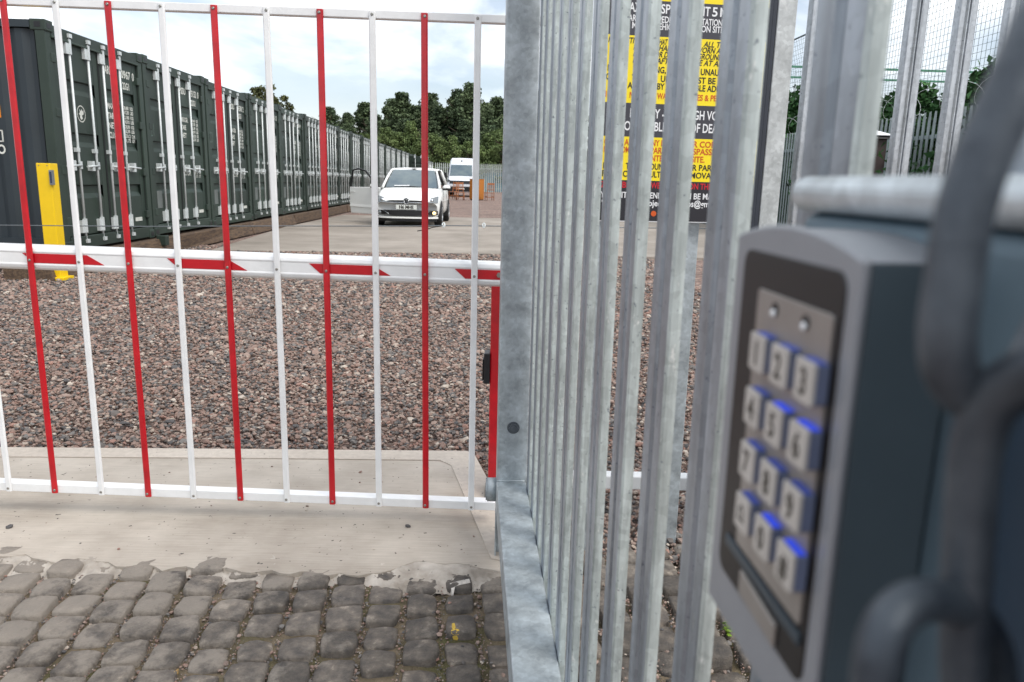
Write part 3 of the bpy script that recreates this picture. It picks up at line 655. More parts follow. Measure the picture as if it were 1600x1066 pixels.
for y1, y0, m in ((347, 285, M_SBLK), (285, 218, M_SYEL), (218, 166, M_SGRY), (166, 62, M_SYEL), (62, 6.5, M_SGRY), (6.5, -70, M_SYEL)):
    mb = MB(); mb.hexa(*slab_on(uL, uR, zof(y1), zof(y0), -.0005, .0005)); SB(mb, 'colour_band', m)
def line(py, cap, words, m, shear=0., bold=.02):
    """words: (text, px start, px width) measured along the line; py = baseline at x=1110"""
    mb = MB(); z = zof(py); kk = 2.36 / F * 1.03
    for s, x0, wpx in words:
        a = (S(x0, 180) - sp0).dot(sdv); b = (S(x0 + wpx, 180) - sp0).dot(sdv)
        o_ = sp0 + sdv * a + snv * .0012; o_.z = z
        put_text(mb, s, o_, sdv, (0, 0, 1), cap * kk, width=b - a, bold=bold, shear=shear)
    SB(mb, 'lettering', m)
W_, I_, O_, R_ = M_SWHT, M_SINK, M_SORG, M_SRED
line(-8, 14, [('WARNING', 1000, 110)], O_)
line(25.5, 12, [('MAX', 966, 26), ('SPEED', 1023, 39), ('LIMIT', 1067, 31), ('5', 1101, 8), ('MPH', 1113, 28)], W_)
line(40, 8.5, [('BEWARE', 956, 34), ('PEDESTRIANS', 1020, 56), ('STATIONARY', 1082, 52)], W_)
line(51, 8.5, [('MEN', 980, 20), ('VEHICLES', 1015, 40), ('ALWAYS', 1058, 26), ('ON SITE', 1086, 34)], W_)
line(74, 7.5, [('PROTECTIVE', 945, 50), ('SHOE & HAT', 1000, 36), ('GLOVES', 1048, 34), ('ALL TIMES', 1091, 46)], I_, .25)
line(83.5, 7.5, [('WEAR', 947, 30), ('HELMET', 984, 34), ('HARD HATS', 1023, 52), ('WORN AT', 1081, 44)], I_, .25)
line(93.5, 7.5, [('EYES', 948, 28), ('DUST', 984, 26), ('OR DAY', 1018, 32), ('BACKGROUND', 1060, 62)], I_, .25)
line(103.5, 7.5, [('LISTED', 984, 32), ('AFTER', 1020, 30), ('TO BE AT ALL', 1064, 62)], I_, .25)
line(118, 8.5, [('NO IN', 946, 20), ('CLIMBING,', 989, 47), ('NO', 1060, 14), ('UNAUTHORISED', 1090, 76)], I_)
line(131.5, 8.5, [('GUESTS', 944, 30), ('TO', 984, 12), ('UNDER', 1029, 36), ('MUST BE', 1070, 44)], I_)
line(143.5, 8.5, [('ALL', 978, 18), ('BY ALL', 1024, 30), ('LIABLE ADULT', 1070, 64)], I_)
line(158, 8, [('IN', 944, 12), ('NO', 982, 14), ('WARNING', 1025, 40), ('NOTICES & PERSONS', 1056, 92)], O_)
line(188, 12.5, [('FOR', 950, 22), ('ENERGY -', 984, 54), ('HIGH VOLTAGE', 1072, 86)], W_)
line(208, 12.5, [('PRO', 962, 24), ('RUBBLE', 1000, 42), ('RISK OF DEATH', 1052, 86)], W_)
line(231, 8.5, [('COR', 946, 18), ('ANY', 978, 20), ('ANY IN', 1014, 30), ('OR CORP.', 1076, 54)], O_)
line(242.5, 8.5, [('NO', 946, 12), ('OMEN', 974, 22), ('PARTY', 1020, 30), ('TRESPASSES', 1066, 62)], O_)
line(254.5, 8.5, [('ENTER', 1016, 30), ('THE SITE.', 1062, 44)], O_)
line(267.5, 8.5, [('IN A', 946, 18), ('TO', 982, 12), ('FOUND', 1016, 32), ('OR PARTS', 1078, 52)], I_)
line(279.5, 8.5, [('FAIR', 945, 20), ('CE', 978, 12), ('FAULTY', 1010, 34), ('REMOVAL', 1072, 52)], I_)
line(296.5, 8.5, [('ZONES', 944, 28), ('BE', 978, 12), ('POWER', 1012, 32), ('ON THE', 1084, 36)], R_)
line(312, 8.5, [('YOU', 944, 18), ('SITE', 972, 20), ('OPENING', 1010, 42), ('CAN BE MADE', 1066, 70)], W_)
line(324, 9, [('9', 946, 6), ('project', 1010, 36), ('photos@gmail', 1062, 66)], W_)
for x, c in ((1021, M_SORG), (1032, mat('sign blue ink', (60, 120, 200), .4))):
    q = S(x, 334); mb = MB(); mb.tube([q + snv * .0005, q + snv * .0014], .0085, 16, smooth=False); SB(mb, 'social_icon', c)
# dark right-hand post, two galvanised posts behind
mb = MB(); mb.box(.735, .752, 2.398, 2.44, -.02, 2.3); mb.box(.752, .766, 2.402, 2.436, -.02, 2.3); SB(mb, 'edge_post', M_DARKM, .002)
for px in (1079,):
    q = atY(px, 352, 2.40); mb = MB(); mb.box(q.x - .026, q.x + .028, 2.40, 2.45, -.02, 2.2); SB(mb, 'support_post', M_GALVR, .003)
q = atY(941, 352, 2.36); mb = MB(); mb.box(q.x - .03, q.x + .02, 2.345, 2.385, -.02, 2.2); SB(mb, 'support_post', M_GALVR, .003)

# ------------------------------------------------------------------ lock box, keypad and chain near the lens
KL = .1
box = empty('lock_box', (0, 0, 0), LA); tag(box, 'galvanised lock box with thick rounded lid fixed on the open gate leaf', 'box')
M_LID = galv('galvanised lid', (200, 208, 212), streak=(8, 8, 8), white=.5, rough=.4, metal=.6, spots=False, rgb3=(206, 214, 220))
MB().box(.1285, .185, .02, .292, .93, 1.1912).build('body', mat('lock box side steel', (96, 116, 128), .5, .3, .1, 12), box, .006, 4)
MB().box(.1245, .1855, .015, .297, 1.1915, 1.2045).build('lid', M_LID, box, .0058, 5)
MB().box(.1268, .1283, .06, .166, .98, 1.165).build('door_panel', M_NAVY, box, .001)
kp = empty('keypad', (.1, .232, 1.04), LA)
kp.location = Matrix.Rotation(LA, 4, 'Z') @ Vector((.1, .232, 0)); kp.location.z = 0
tag(kp, 'grey metal access keypad with silver number keys lit blue around the edges', 'keypad')
def KB(mb, name, m, bevel=0, seg=2, parent=None):
    mb.v = [(p[0] - .1, p[1] - .232, p[2]) for p in mb.v]; return mb.build(name, m, parent or kp, bevel, seg)
# housing with a domed front edge
def dome(y0, y1, z0, z1, rise, n=16):
    return [(y0, z0), (y1, z0)] + [(y1 + (y0 - y1) * i / n, z1 + rise * (1 - (2 * i / n - 1) ** 2)) for i in range(n + 1)]
mb = MB(); mb.prism(dome(.1888, .2795, 1.036, 1.1815, .0058), .1035, .128, 'x'); KB(mb, 'housing', M_KSIDE, .0012, 3)
mb = MB(); mb.prism(dome(.1878, .281, 1.034, 1.1825, .0060), .1005, .1035, 'x'); KB(mb, 'front_frame', M_KGREY, .0020, 4)
mb = MB(); mb.prism([(y, z) for y, z in dome(.1888, .2795, 1.183, 1.1816, .0059)[2:]], .1036, .1279, 'x'); KB(mb, 'top_cap', M_KGREY)
def rrect(y0, y1, z0, z1, r, n=6):
    out = []
    for cy, cz, a0 in ((y1 - r, z1 - r, 0), (y0 + r, z1 - r, 90), (y0 + r, z0 + r, 180), (y1 - r, z0 + r, 270)):
        for i in range(n + 1): a = radians(a0 + 90 * i / n); out.append((cy + r * cos(a), cz + r * sin(a)))
    return out
mb = MB(); mb.prism(rrect(.194, .2705, 1.0535, 1.1785, .006), .0999, .1012, 'x'); KB(mb, 'bezel', M_BLACK, .0008, 3)
mb = MB(); mb.prism(rrect(.1975, .2520, 1.0720, 1.1662, .0015), .0990, .1000, 'x'); pl_ = KB(mb, 'face_plate', M_KPLATE, .0003)
for y in (.2365, .2135):
    mb = MB(); mb.tube([(.0991, y, 1.1612), (.0986, y, 1.1612)], .0024, 16); KB(mb, 'indicator_ring', M_BLACK, parent=None)
    mb = MB(); mb.sphere((.0987, y + .0004, 1.1600), (.0009, .0018, .0014), 0, 12, 8); KB(mb, 'indicator_lens', mat('clear indicator', (225, 228, 230), .1, 0, .02, coat=1))
rows = [['1', '2', '3'], ['4', '5', '6'], ['7', '8', '9'], ['', '0', '#']]
for r in range(4):
    for c in range(3):
        y = .2378 - .0180 * c; z = 1.1466 - .0190 * r
        mb = MB(); mb.prism(rrect(y - .0059, y + .0059, z - .0062, z + .0062, .0010, 3), .0945, .0957, 'x'); k_ = KB(mb, 'key', M_KEY, .0003)
        mb = MB(); mb.prism(rrect(y - .0057, y + .0057, z - .0060, z + .0058, .0010, 3), .0957, .0992, 'x')
        mb.v = [(p[0] - .1, p[1] - .232, p[2]) for p in mb.v]; mb.build('key_stem', M_KSTEM, k_)
        mb = MB(); mb.box(.0962, .0988, y - .0052, y + .0052, z + .00582, z + .0062)
        mb.v = [(p[0] - .1, p[1] - .232, p[2]) for p in mb.v]; mb.build('key_light', M_KBLUE if (r, c) in ((1, 1), (1, 2), (3, 1), (3, 2)) else M_KDIM, k_)
        mb = MB()
        if rows[r][c]: put_text(mb, rows[r][c], (.09435, y, z - .0038), (0, -1, 0), (0, 0, 1), .0076, xs=.85, bold=.03, align='c')
        else:
            prof_ = [(-.0032, -.0026), (.0032, -.0026), (.0024, -.0012), (.0019, .0016), (.0006, .0032), (-.0006, .0032), (-.0019, .0016), (-.0024, -.0012)]
            o2 = [(a * .62, b * .62) for a, b in prof_]; n = 8
            mb.add([(.09435, y - a, z + b) for a, b in prof_] + [(.09435, y - a, z + b) for a, b in o2], [(i, (i+1) % n, n + (i+1) % n, n + i) for i in range(n)])
        mb.v = [(p[0] - .1, p[1] - .232, p[2]) for p in mb.v]; mb.build('numeral', M_SINK, k_)
mb = MB(); mb.hexa([(.0985, .2125, 1.0548), (.1000, .2125, 1.0548), (.1000, .2445, 1.0558), (.0985, .2445, 1.0558)], [(.0985, .2125, 1.0630), (.1000, .2125, 1.0630), (.1000, .2445, 1.0650), (.0985, .2445, 1.0650)]); KB(mb, 'bell_button', M_KPLATE, .0008, 3)
mb = MB(); mb.hexa([(.0988, .1965, 1.0660), (.1000, .1965, 1.0660), (.1000, .262, 1.0665), (.0988, .262, 1.0665)], [(.0988, .1965, 1.0700), (.1000, .1965, 1.0700), (.1000, .262, 1.0705), (.0988, .262, 1.0705)]); KB(mb, 'trim_strip', mat('teal grey trim', (52, 66, 76), .4, 0, .05), .0004)
mb = MB(); mb.box(.126, .1285, .200, .27, 1.05, 1.175); KB(mb, 'back_gasket', M_BLACK)

def link_pts(c, ax, side, half_len, half_w, n=14):
    """stadium centreline: straight legs and round ends"""
    c, ax, side = Vector(c), Vector(ax).normalized(), Vector(side).normalized(); pts = []
    for e in (1, -1):
        for i in range(n + 1):
            a = -pi/2 + pi * i / n; pts.append(c + ax * (e * (half_len - half_w) + e * half_w * cos(a)) + side * (e * half_w * sin(a)))
    return pts
chn = empty('chain', (.08, .13, 1.05)); tag(chn, 'thick dark steel security chain hanging in front of the keypad', 'chain')
def link(c, ax, side, hl, hw, r):
    side = Vector(side); axv = Vector(ax).normalized(); side = (side - axv * side.dot(axv)).normalized()
    mb = MB(); mb.tube(link_pts(c, axv, side, hl, hw), r, 16, closed=True); mb.v = [(p[0] - .08, p[1] - .13, p[2] - 1.05) for p in mb.v]; mb.build('link', M_CHAIN, chn)
def linkpx(x0, y0, x1, y1, Yc, hw, r, side, dY=0):
    a = atY(x0, y0, Yc + dY); b = atY(x1, y1, Yc - dY); c = (a + b) / 2; link(c, b - a, side, (b - a).length / 2, hw, r)
def link_path(px, Yc, r, tilt=0.):
    P = [atY(x, y, Yc + tilt * (x - 1560) / 1000) for x, y in px]; n = len(P); out = []
    for k in range(n):           # Catmull-Rom through the traced bends
        a, b, c_, d = P[k - 1], P[k], P[(k + 1) % n], P[(k + 2) % n]
        for t in (0, .25, .5, .75): out.append(.5 * ((2*b) + (c_ - a)*t + (2*a - 5*b + 4*c_ - d)*t*t + (3*b - a - 3*c_ + d)*t**3))
    mb = MB(); mb.tube(out, r, 18, closed=True); mb.v = [(p[0] - .08, p[1] - .13, p[2] - 1.05) for p in mb.v]; mb.build('link', M_CHAIN, chn)
link_path([(1640, 20), (1602, 100), (1560, 190), (1526, 270), (1503, 350), (1490, 440), (1480, 520), (1488, 585), (1528, 622), (1590, 600), (1650, 500), (1720, 300), (1740, 100), (1700, 20)], .130, .0046, .05)
link_path([(1660, 575), (1598, 588), (1552, 628), (1526, 700), (1516, 800), (1508, 950), (1510, 1090), (1550, 1180), (1640, 1200), (1700, 1100), (1715, 850), (1705, 650)], .122, .0043, -.1)
link_path([(1500, 950), (1440, 938), (1394, 968), (1372, 1030), (1368, 1120), (1395, 1230), (1470, 1270), (1540, 1220), (1560, 1100), (1545, 1000)], .134, .0038, .12)
link_path([(1900, -200), (1800, -260), (1700, -200), (1660, -60), (1665, 60), (1720, 110), (1800, 60), (1860, -60)], .124, .0044, .2)

# ------------------------------------------------------------------ yellow reader post
bo = empty('reader_post', (-5.14, 8.45, 0)); tag(bo, 'square yellow steel post with a small reader near its top by the first container', 'post')
bo.rotation_euler = (0, 0, radians(1.5))
MB().box(-.075, .075, -.075, .075, 0.01, 1.27).build('post', M_YEL, bo, .006, 2)
MB().box(-.12, .12, -.11, .11, -.01, .028).build('base_plate', M_YEL, bo, .004)
mb = MB(); mb.box(.068, .104, -.100, -.055, 1.04, 1.20); rd = mb.build('reader', mat('grey reader case', (120, 126, 130), .4, .2), bo, .004)
MB().box(.076, .098, -.1015, -.1005, 1.06, 1.18).build('reader_face', mat('reader screen', (50, 60, 80), .2), rd)
mb = MB()
for x in (-.045, .045): mb.tube([(x, -.075, 1.245), (x, -.078, 1.245)], .006, 8)
islands(mb, 'screw', M_STEEL, bo)

# ------------------------------------------------------------------ steel rope across the entry
wr = empty('wire_rope', (-3, 7.5, .7)); tag(wr, 'thin steel wire rope stretched across the yard behind the boom', 'wire')
pts = [(-7.0, .655), (-5.086, .654), (-3.692, .675), (-2.236, .715), (-1.037, .742), (-.702, .756), (-.305, .762), (.4, .77), (2.0, .79)]
def WB(mb, name, m, parent=None): mb.v = [(p[0] + 3, p[1] - 7.5, p[2] - .7) for p in mb.v]; return mb.build(name, m, parent or wr)
mb = MB(); mb.tube([(x, 7.5, z) for x, z in pts], .0052, 6); WB(mb, 'rope', mat('grey wire rope', (112, 118, 122), .5, .4, .2, 200))
for x in (-.702, -.305):
    z = .757 if x < -.5 else .762
    mb = MB(); mb.tube([(x + .013*cos(a), 7.5 + .01 * sin(a), z + .004 + .022*sin(a)) for a in [2*pi*i/12 for i in range(12)]], .006, 6, closed=True); mb.box(x - .014, x + .014, 7.487, 7.513, z - .014, z + .004); WB(mb, 'shackle', M_ZINC)
mb = MB(); mb.tube([(-.702, 7.49, .755), (-.80, 7.49, .738), (-.88, 7.49, .712), (-.96, 7.49, .697)], .005, 6); WB(mb, 'rope_tail', M_BLACK)
for x, s in ((2.0, 1), (-7.0, -1)):
    mb = MB(); mb.box(x - .04, x + .04, 7.46, 7.54, -.02, .95)
    if s > 0: WB(mb, 'anchor_post', M_GALVR)

# ------------------------------------------------------------------ shipping containers
RA = radians(2.43); LC = -4.88; PITCH = 2.487; START = 9.12; ZB = .26
row_u = Vector((sin(-RA), cos(-RA), 0)); row_n = Vector((cos(RA), sin(RA), 0))
CL, CWD, CH = 6.06, 2.44, 2.59
def make_container():
    t = empty('shipping_container')
    # body: corrugated side facing the gate, far side, back, roof
    def corr(x0, x1, yv, d):
        pts = []; x = x0; p = .278; k = 0
        while x < x1 - .001:
            for dx, dy in ((0, 0), (.07, 0), (.139, d), (.209, d)):
                if x + dx < x1: pts.append((x + dx, yv + dy))
            x += p
        pts.append((x1, yv)); return pts
    mb = MB()
    for yv, d in ((.03, .036), (CWD - .03, -.036)):
        p = corr(-CL + .15, -.14, yv, d); n = len(p)
        mb.add([(a, b, .16) for a, b in p] + [(a, b, CH - .1) for a, b in p], [(i, i+1, n+i+1, n+i) for i in range(n-1)])
    mb.box(-CL + .02, -.1, .02, CWD - .02, CH - .03, CH - .012); mb.box(-CL + .02, -CL + .05, .05, CWD - .05, .1, CH - .1); mb.box(-CL + .05, -.12, .05, CWD - .05, .14, .16)
    mb.build('body', M_GREEN_SHADE, t)
    mb = MB()
    for y0 in (0, CWD - .07):
        for z0, z1 in ((.02, .16), (CH - .09, CH - .01)): mb.box(-CL + .17, -.17, y0 + .002, y0 + .068, z0, z1)
    islands(mb, 'side_rail', M_GREEN_SHADE, t)
    mb = MB()
    for y0, y1 in ((.0, .13), (CWD - .13, CWD)):
        mb.box(-.12, -.012, y0 + .003, y1 - .003, .11, CH - .11)
        mb.box(-CL, -CL + .12, y0 + .003, y1 - .003, .11, CH - .11)
    mb.box(-.14, -.006, .13, CWD - .13, CH - .16, CH - .035); mb.box(-.13, -.004, .13, CWD - .13, .015, .16)
    mb.box(-.02, .002, .13, CWD - .13, CH - .175, CH - .15)
    islands(mb, 'frame_beam', M_GREEN, t, .006)
    mb = MB()
    for x in (-.165, -CL - .005):
        for y in (-.004, CWD - .158):
            for z in (0, CH - .118):
                mb.box(x, x + .17, y, y + .162, z, z + .118)
                fy = y + .081
                if x > -1: mb.box(x + .1695, x + .172, fy - .045, fy + .045, z + .028, z + .085, 1)
                if y < 0: mb.box(x + .05, x + .12, y - .002, y + .001, z + .03, z + .09, 1)
    islands(mb, 'corner_casting', [M_GREEN, M_BLACK], t, .008)
    for s, (y0, y1) in enumerate(((.135, 1.205), (1.235, CWD - .135))):
        # stamped leaf: three sunk bands with sharp top edges
        d = empty('x') if False else None
        mb = MB(); f = -.045; g = .032
        prof = [(f, .175)]
        for zc in (.72, 1.34, 1.95):
            prof += [(f, zc - .105), (f - g, zc - .045), (f - g, zc + .045), (f, zc + .06)]
        prof += [(f, CH - .165)]
        ya, yb = y0 + .12, y1 - .12; n = len(prof)
        for a, b in ((ya, yb),):
            vs = [(p[0], a, p[1]) for p in prof] + [(p[0], b, p[1]) for p in prof]
            mb.add(vs, [(i, i+1, n+i+1, n+i) for i in range(n-1)])
            for yy in (a, b):
                for zc in (.72, 1.34, 1.95): mb.add([(f, yy, zc - .105), (f - g, yy, zc - .045), (f - g, yy, zc + .045), (f, yy, zc + .06)], [(0, 1, 2, 3)])
        mb.box(f - .04, f + .002, y0, ya, .17, CH - .165); mb.box(f - .04, f + .002, yb, y1, .17, CH - .165)
        mb.add([(f - .05, y0, .17), (f - .05, y1, .17), (f - .05, y1, CH - .165), (f - .05, y0, CH - .165)], [(0, 1, 2, 3)])
        leaf_ = mb.build('door', M_GREEN, t)
        mb = MB()
        for yy in ((y0 - .012, y0 + .004), (y1 - .004, y1 + .012)): mb.box(f - .02, f + .01, yy[0], yy[1], .16, CH - .16)
        mb.build('door_seal', M_RUBBER, leaf_)
        for y in ((.50, .93) if s == 0 else (1.30, 1.75)):
            mb = MB(); mb.tube([(-.015, y, .07), (-.015, y, CH - .07)], .0155, 8)
            r = mb.build('lock_rod', M_ZINC, leaf_)
        for y in ((.50, .93) if s == 0 else (1.30, 1.75)):
            mb = MB()
            for z in (.20, CH - .30): mb.box(-.043, -.004, y - .085, y - .02, z, z + .15); mb.box(-.03, .006, y - .022, y + .022, z, z + .17)
            for z in (.075, CH - .115): mb.box(-.02, .02, y - .035, y + .03, z, z + .045)
            for z in (1.17,): mb.box(-.043, -.0, y - .05, y + .02, z, z + .05); mb.box(-.043, -.0, y - .05, y + .02, z + .45, z + .49) if False else None
            mb.box(-.012, .01, y - .024, y + .024, .97, 1.06); mb.build('rod_bracket', M_ZINC, leaf_)
        hs = ((.50, .16), (.93, .62)) if s == 0 else ((1.30, 1.62), (1.75, 2.1))
        for y, ye in hs:
            mb = MB(); mb.tube([(.012, y, 1.015), (.02, ye, 1.0)], .013, 6); mb.box(-.043, .022, (y + ye) / 2 - .03, (y + ye) / 2 + .03, .95, 1.07); mb.build('handle', M_ZINC, leaf_)
        mb = MB(); yh = y0 if s == 0 else y1
        for z in (.35, .95, 1.6, 2.2): mb.box(-.05, -.006, yh - .05, yh + .05, z - .05, z + .05)
        islands(mb, 'hinge', M_GREEN, leaf_, .006)
    return t
def marks(t, code, num, chk, typ, detail=2):
    mb = MB(); x = -.040; rt = (0, 1, 0); up = (0, 0, 1); X = lambda y, z: (x, y, z)
    T = lambda s, y, z, h, w=None: put_text(mb, s, X(y, z), rt, up, h, width=w, xs=.62, bold=.03)
    T(code, 1.38, 2.20, .10, .26); T(num, 1.80, 2.20, .10, .32); T(chk, 2.17, 2.20, .10, .06); T(typ, 1.86, 2.055, .09, .2)
    for i, (a, b) in enumerate((('MAX.GR.', ('30,480', '67,200')), ('TARE', ('2,180', '4,810')), ('NET', ('28,300', '62,390')), ('CU.CAP.', ('33.2', '1,172')))):
        z = 1.76 - i * .125 if i < 3 or detail < 3 else .9
        T(a, 1.38, z, .075, .3 if len(a) > 5 else .2)
        T(b[0], 1.85, z + .025, .045, .14); T('KGS' if i < 3 else 'CU.M', 2.03, z + .025, .045, .09); T(b[1], 1.85, z - .035, .045, .14); T('LBS' if i < 3 else 'CU.FT', 2.03, z - .035, .045, .09)
    mb.build('door_marking', M_MARK, t)
    mb = MB(); mb.box(-.044, -.0405, 1.95, 2.16, .262, .315); mb.build('owner_label', M_MARK, t)
    mb = MB(); mb.box(-.044, -.041, .26, .44, .40, .66); mb.build('data_plate', mat('grey data plate', (108, 114, 112), .6, .2), t)
conts = []
proto = make_container()
codes = [('ARBU', '10967', '0', '22G1'), ('PSSU', '175152', '0', '22G1'), ('PSSU', '170192', '0', '22G1')]
ordw = ['first', 'second', 'third', 'fourth', 'fifth', 'sixth', 'seventh', 'eighth', 'ninth', 'tenth', 'eleventh', 'twelfth', 'thirteenth', 'fourteenth', 'fifteenth', 'sixteenth', 'seventeenth', 'eighteenth', 'nineteenth', 'twentieth', 'twenty-first', 'twenty-second', 'twenty-third', 'twenty-fourth', 'twenty-fifth', 'twenty-sixth', 'twenty-seventh']
OPEN = 17
for i in range(27):
    c = proto if i == 0 else copy_tree(proto)
    p = row_n * (LC + random.uniform(-.03, .03)) + row_u * (START + PITCH * i); c.location = (p.x, p.y, ZB + random.uniform(-.012, .012)); c.rotation_euler = (0, 0, RA)
    tag(c, group='shipping containers in the storage row'); c['category'] = 'container'
    c['label'] = f'dark green storage container with locked doors, {ordw[i]} in the row counted from the yellow post'
    conts.append(c)
conts[0]['label'] = 'nearest dark green storage container with round white emblem on its left door'
conts[1]['label'] = 'green storage container with chalked 21 on its left door, next after the nearest one'
conts[2]['label'] = 'green storage container marked PSSU behind the third red rod, third from the yellow post'
conts[OPEN]['label'] = 'storage container standing open with a pale inner door swung out far down the row'
for i in range(12):
    cdx = codes[0] if i == 0 else (codes[1] if i == 1 else ('PSSU', '1%05d' % ((70192 + i * 3173) % 99999), str(i % 10), '22G1'))
    marks(conts[i], *cdx, detail=2 if i == 0 else 3)
# emblem: white ring with a small bird-like mark
mb = MB(); yc, zc_, xf = .70, 1.63, -.0400; n = 28
for r0, r1 in ((.10, .088),):
    mb.add([(xf, yc + r0*cos(2*pi*k/n), zc_ + r0*sin(2*pi*k/n)) for k in range(n)] + [(xf, yc + r1*cos(2*pi*k/n), zc_ + r1*sin(2*pi*k/n)) for k in range(n)], [(k, (k+1) % n, n + (k+1) % n, n + k) for k in range(n)])
sh = [(-.01, -.07), (.03, -.055), (.012, -.02), (.055, .0), (.06, .05), (.03, .03), (.018, .062), (-.008, .03), (-.035, .058), (-.03, .015), (-.06, .0), (-.03, -.02), (-.035, -.05)]
mb.add([(xf, yc + a, zc_ + b) for a, b in sh], [tuple(range(len(sh)))])
mb.build('emblem', M_MARK, conts[0])
for i, s in ((1, '21'), (2, '20')):
    mb = MB(); put_text(mb, s, (-.040, .20, 1.46 if i == 1 else 1.5), (0, 1, 0), (0, 0, 1), .2, xs=.5, bold=-.02); mb.build('chalk_number', mat('faint chalk', (110, 128, 120), .8), conts[i])
for i, (y, z, r) in ((2, (.6, 1.63, .07)), (2, (.68, 1.22, .05)), (3, (.62, 1.2, .05)), (4, (.62, 1.2, .045)), (6, (.62, 1.2, .045)), (8, (.6, 1.18, .045)), (9, (.66, 1.62, .06))):
    mb = MB(); mb.tube([(-.0445, y, z), (-.040, y, z)], r, 16, smooth=False); mb.build('white_disc', M_MARK, conts[i])
# side stickers of the nearest container
mb = MB(); mb.box(-.86, -.60, .026, .0285, 1.52, 1.66); mb.build('warning_sticker', mat('orange sticker', (235, 150, 20), .5), conts[0])
mb = MB()
for a, b, c_, d in ((-.73, -.60, 1.37, 1.385), (-.73, -.60, 1.25, 1.265), (-.615, -.60, 1.25, 1.385)): mb.box(a, b, .0265, .0285, c_, d)
put_text(mb, 'C', (-.705, .0262, 1.285), (1, 0, 0), (0, 0, 1), .075, bold=.03); put_text(mb, 'O', (-.68, .0262, 1.12), (1, 0, 0), (0, 0, 1), .10, xs=.8, bold=.03); mb.build('side_stencil', M_MARK, conts[0])
# open container: swing the two door leaves out, pale inner faces
oc = conts[OPEN]
for ch in [c for c in oc.children if c.name.split('.')[0] == 'door']:
    first = min(v.co.y for v in ch.data.vertices) < .5
    yh = .135 if first else CWD - .135
    ang = radians(-96 if first else 100)
    ch.matrix_local = Matrix.Translation((0, yh, 0)) @ Matrix.Rotation(ang, 4, 'Z') @ Matrix.Translation((.04, -yh, 0))
    ch.data = ch.data.copy() if False else ch.data
mb = MB(); mb.box(.03, 1.05, CWD - .075, CWD - .070, .2, CH - .2); mb.build('door_lining', mat('pale inner door face', (206, 208, 204), .5), oc)
mb = MB(); mb.box(-.6, -.55, .12, CWD - .12, .17, CH - .17); mb.build('interior_shade', M_BLACK, oc)  # black sheet stands in for the shade inside the open container
# sleepers under the row: one timber at a time
wmb = None
for i in range(18):
    a0 = START + i * 3.75 - .6
    sl = MB(); r_ = random.Random(i); h0 = ZB - .02
    sl.hexa([(-.42, .01, 0), (.10 + r_.uniform(-.03, .05), .01, 0), (.10 + r_.uniform(-.03, .05), 3.72, 0), (-.42, 3.72, 0)], [(-.42, .01, h0), (.07 + r_.uniform(-.02, .04), .01, h0), (.07 + r_.uniform(-.02, .04), 3.72, h0), (-.42, 3.72, h0)])
    s = sl.build('timber_sleeper', M_WOOD, None, .012); p = row_n * LC + row_u * a0; s.location = (p.x, p.y, -.01); s.rotation_euler = (0, 0, RA + r_.uniform(-.006, .006))
    tag(s, f'brown timber sleeper carrying the container fronts, {ordw[i]} beam counted from the yellow post', 'sleeper', 'timber sleepers under the containers')
mb = MB(); mb.box(.02, .16, .0, .13, .11, .26); g_ = mb.build('jack_block', M_GREEN, None, .01); p = row_n * (LC + .0) + row_u * (START + PITCH - .1); g_.location = (p.x, p.y, .02); g_.rotation_euler = (0, 0, RA); tag(g_, 'small green steel jack block tucked under the gap after the nearest container', 'block')

# ------------------------------------------------------------------ vehicles
def loft(mb, stations, mi=0, cap0=True, cap1=True, smooth=True):
    """stations: lists of (x,y,z) half-sections from bottom centre to top centre; mirrored"""
    rings = [[(x, y, z) for x, y, z in st] + [(-x, y, z) for x, y, z in st[::-1]] for st in stations]; n = len(rings[0])
    vs = [p for r in rings for p in r]; fs = [(a*n+i, a*n+(i+1) % n, (a+1)*n+(i+1) % n, (a+1)*n+i) for a in range(len(rings)-1) for i in range(n)]
    mb.add(vs, fs, mi, smooth)
    b0 = len(mb.v) - len(vs)
    h = n // 2
    for base, c in ((0, cap0), ((len(rings)-1)*n, cap1)):
        if c: mb.f += [(b0+base+i, b0+base+i+1, b0+base+n-2-i, b0+base+n-1-i) for i in range(h-1)]; mb.m += [mi]*(h-1); mb.sm += [smooth]*(h-1)
def sub(ob, lv=2):
    s = ob.modifiers.new('s', 'SUBSURF'); s.levels = lv; s.render_levels = lv; return ob
def wheel(parent, x, y, r, w, sgn):
    mb = MB(); prof = [(r*.62, 0), (r*.9, 0), (r*.985, .02), (r, .05), (r, w-.05), (r*.985, w-.02), (r*.9, w), (r*.62, w)]; n = 28
    vs = [(x - sgn * b, y + a*cos(2*pi*k/n), r + a*sin(2*pi*k/n)) for a, b in prof for k in range(n)]
    mb.add(vs, [(i*n+k, i*n+(k+1) % n, (i+1)*n+(k+1) % n, (i+1)*n+k) for i in range(len(prof)-1) for k in range(n)], 0, True)
    t = mb.build('wheel', M_TYRE, parent)
    mb = MB(); mb.tube([(x - sgn*.02, y, r), (x - sgn*.05, y, r)], r*.2, 12)
    for k in range(5):
        a = 2*pi*k/5; d = Vector((0, cos(a), sin(a))); e = Vector((0, -sin(a), cos(a)))
        c0 = Vector((x - sgn*.012, y, r)); mb.hexa([c0 - e*.05, c0 + e*.05, c0 + e*.035 + d*r*.62, c0 - e*.035 + d*r*.62], [q - Vector((sgn*.025, 0, 0)) for q in (c0 - e*.05, c0 + e*.05, c0 + e*.035 + d*r*.62, c0 - e*.035 + d*r*.62)])
    mb.tube([(x - sgn*.01, y + r*.6*cos(2*pi*k/24), r + r*.6*sin(2*pi*k/24)) for k in range(24)], .018, 6, closed=True)
    mb.build('rim', M_ALLOY, t)
    return t
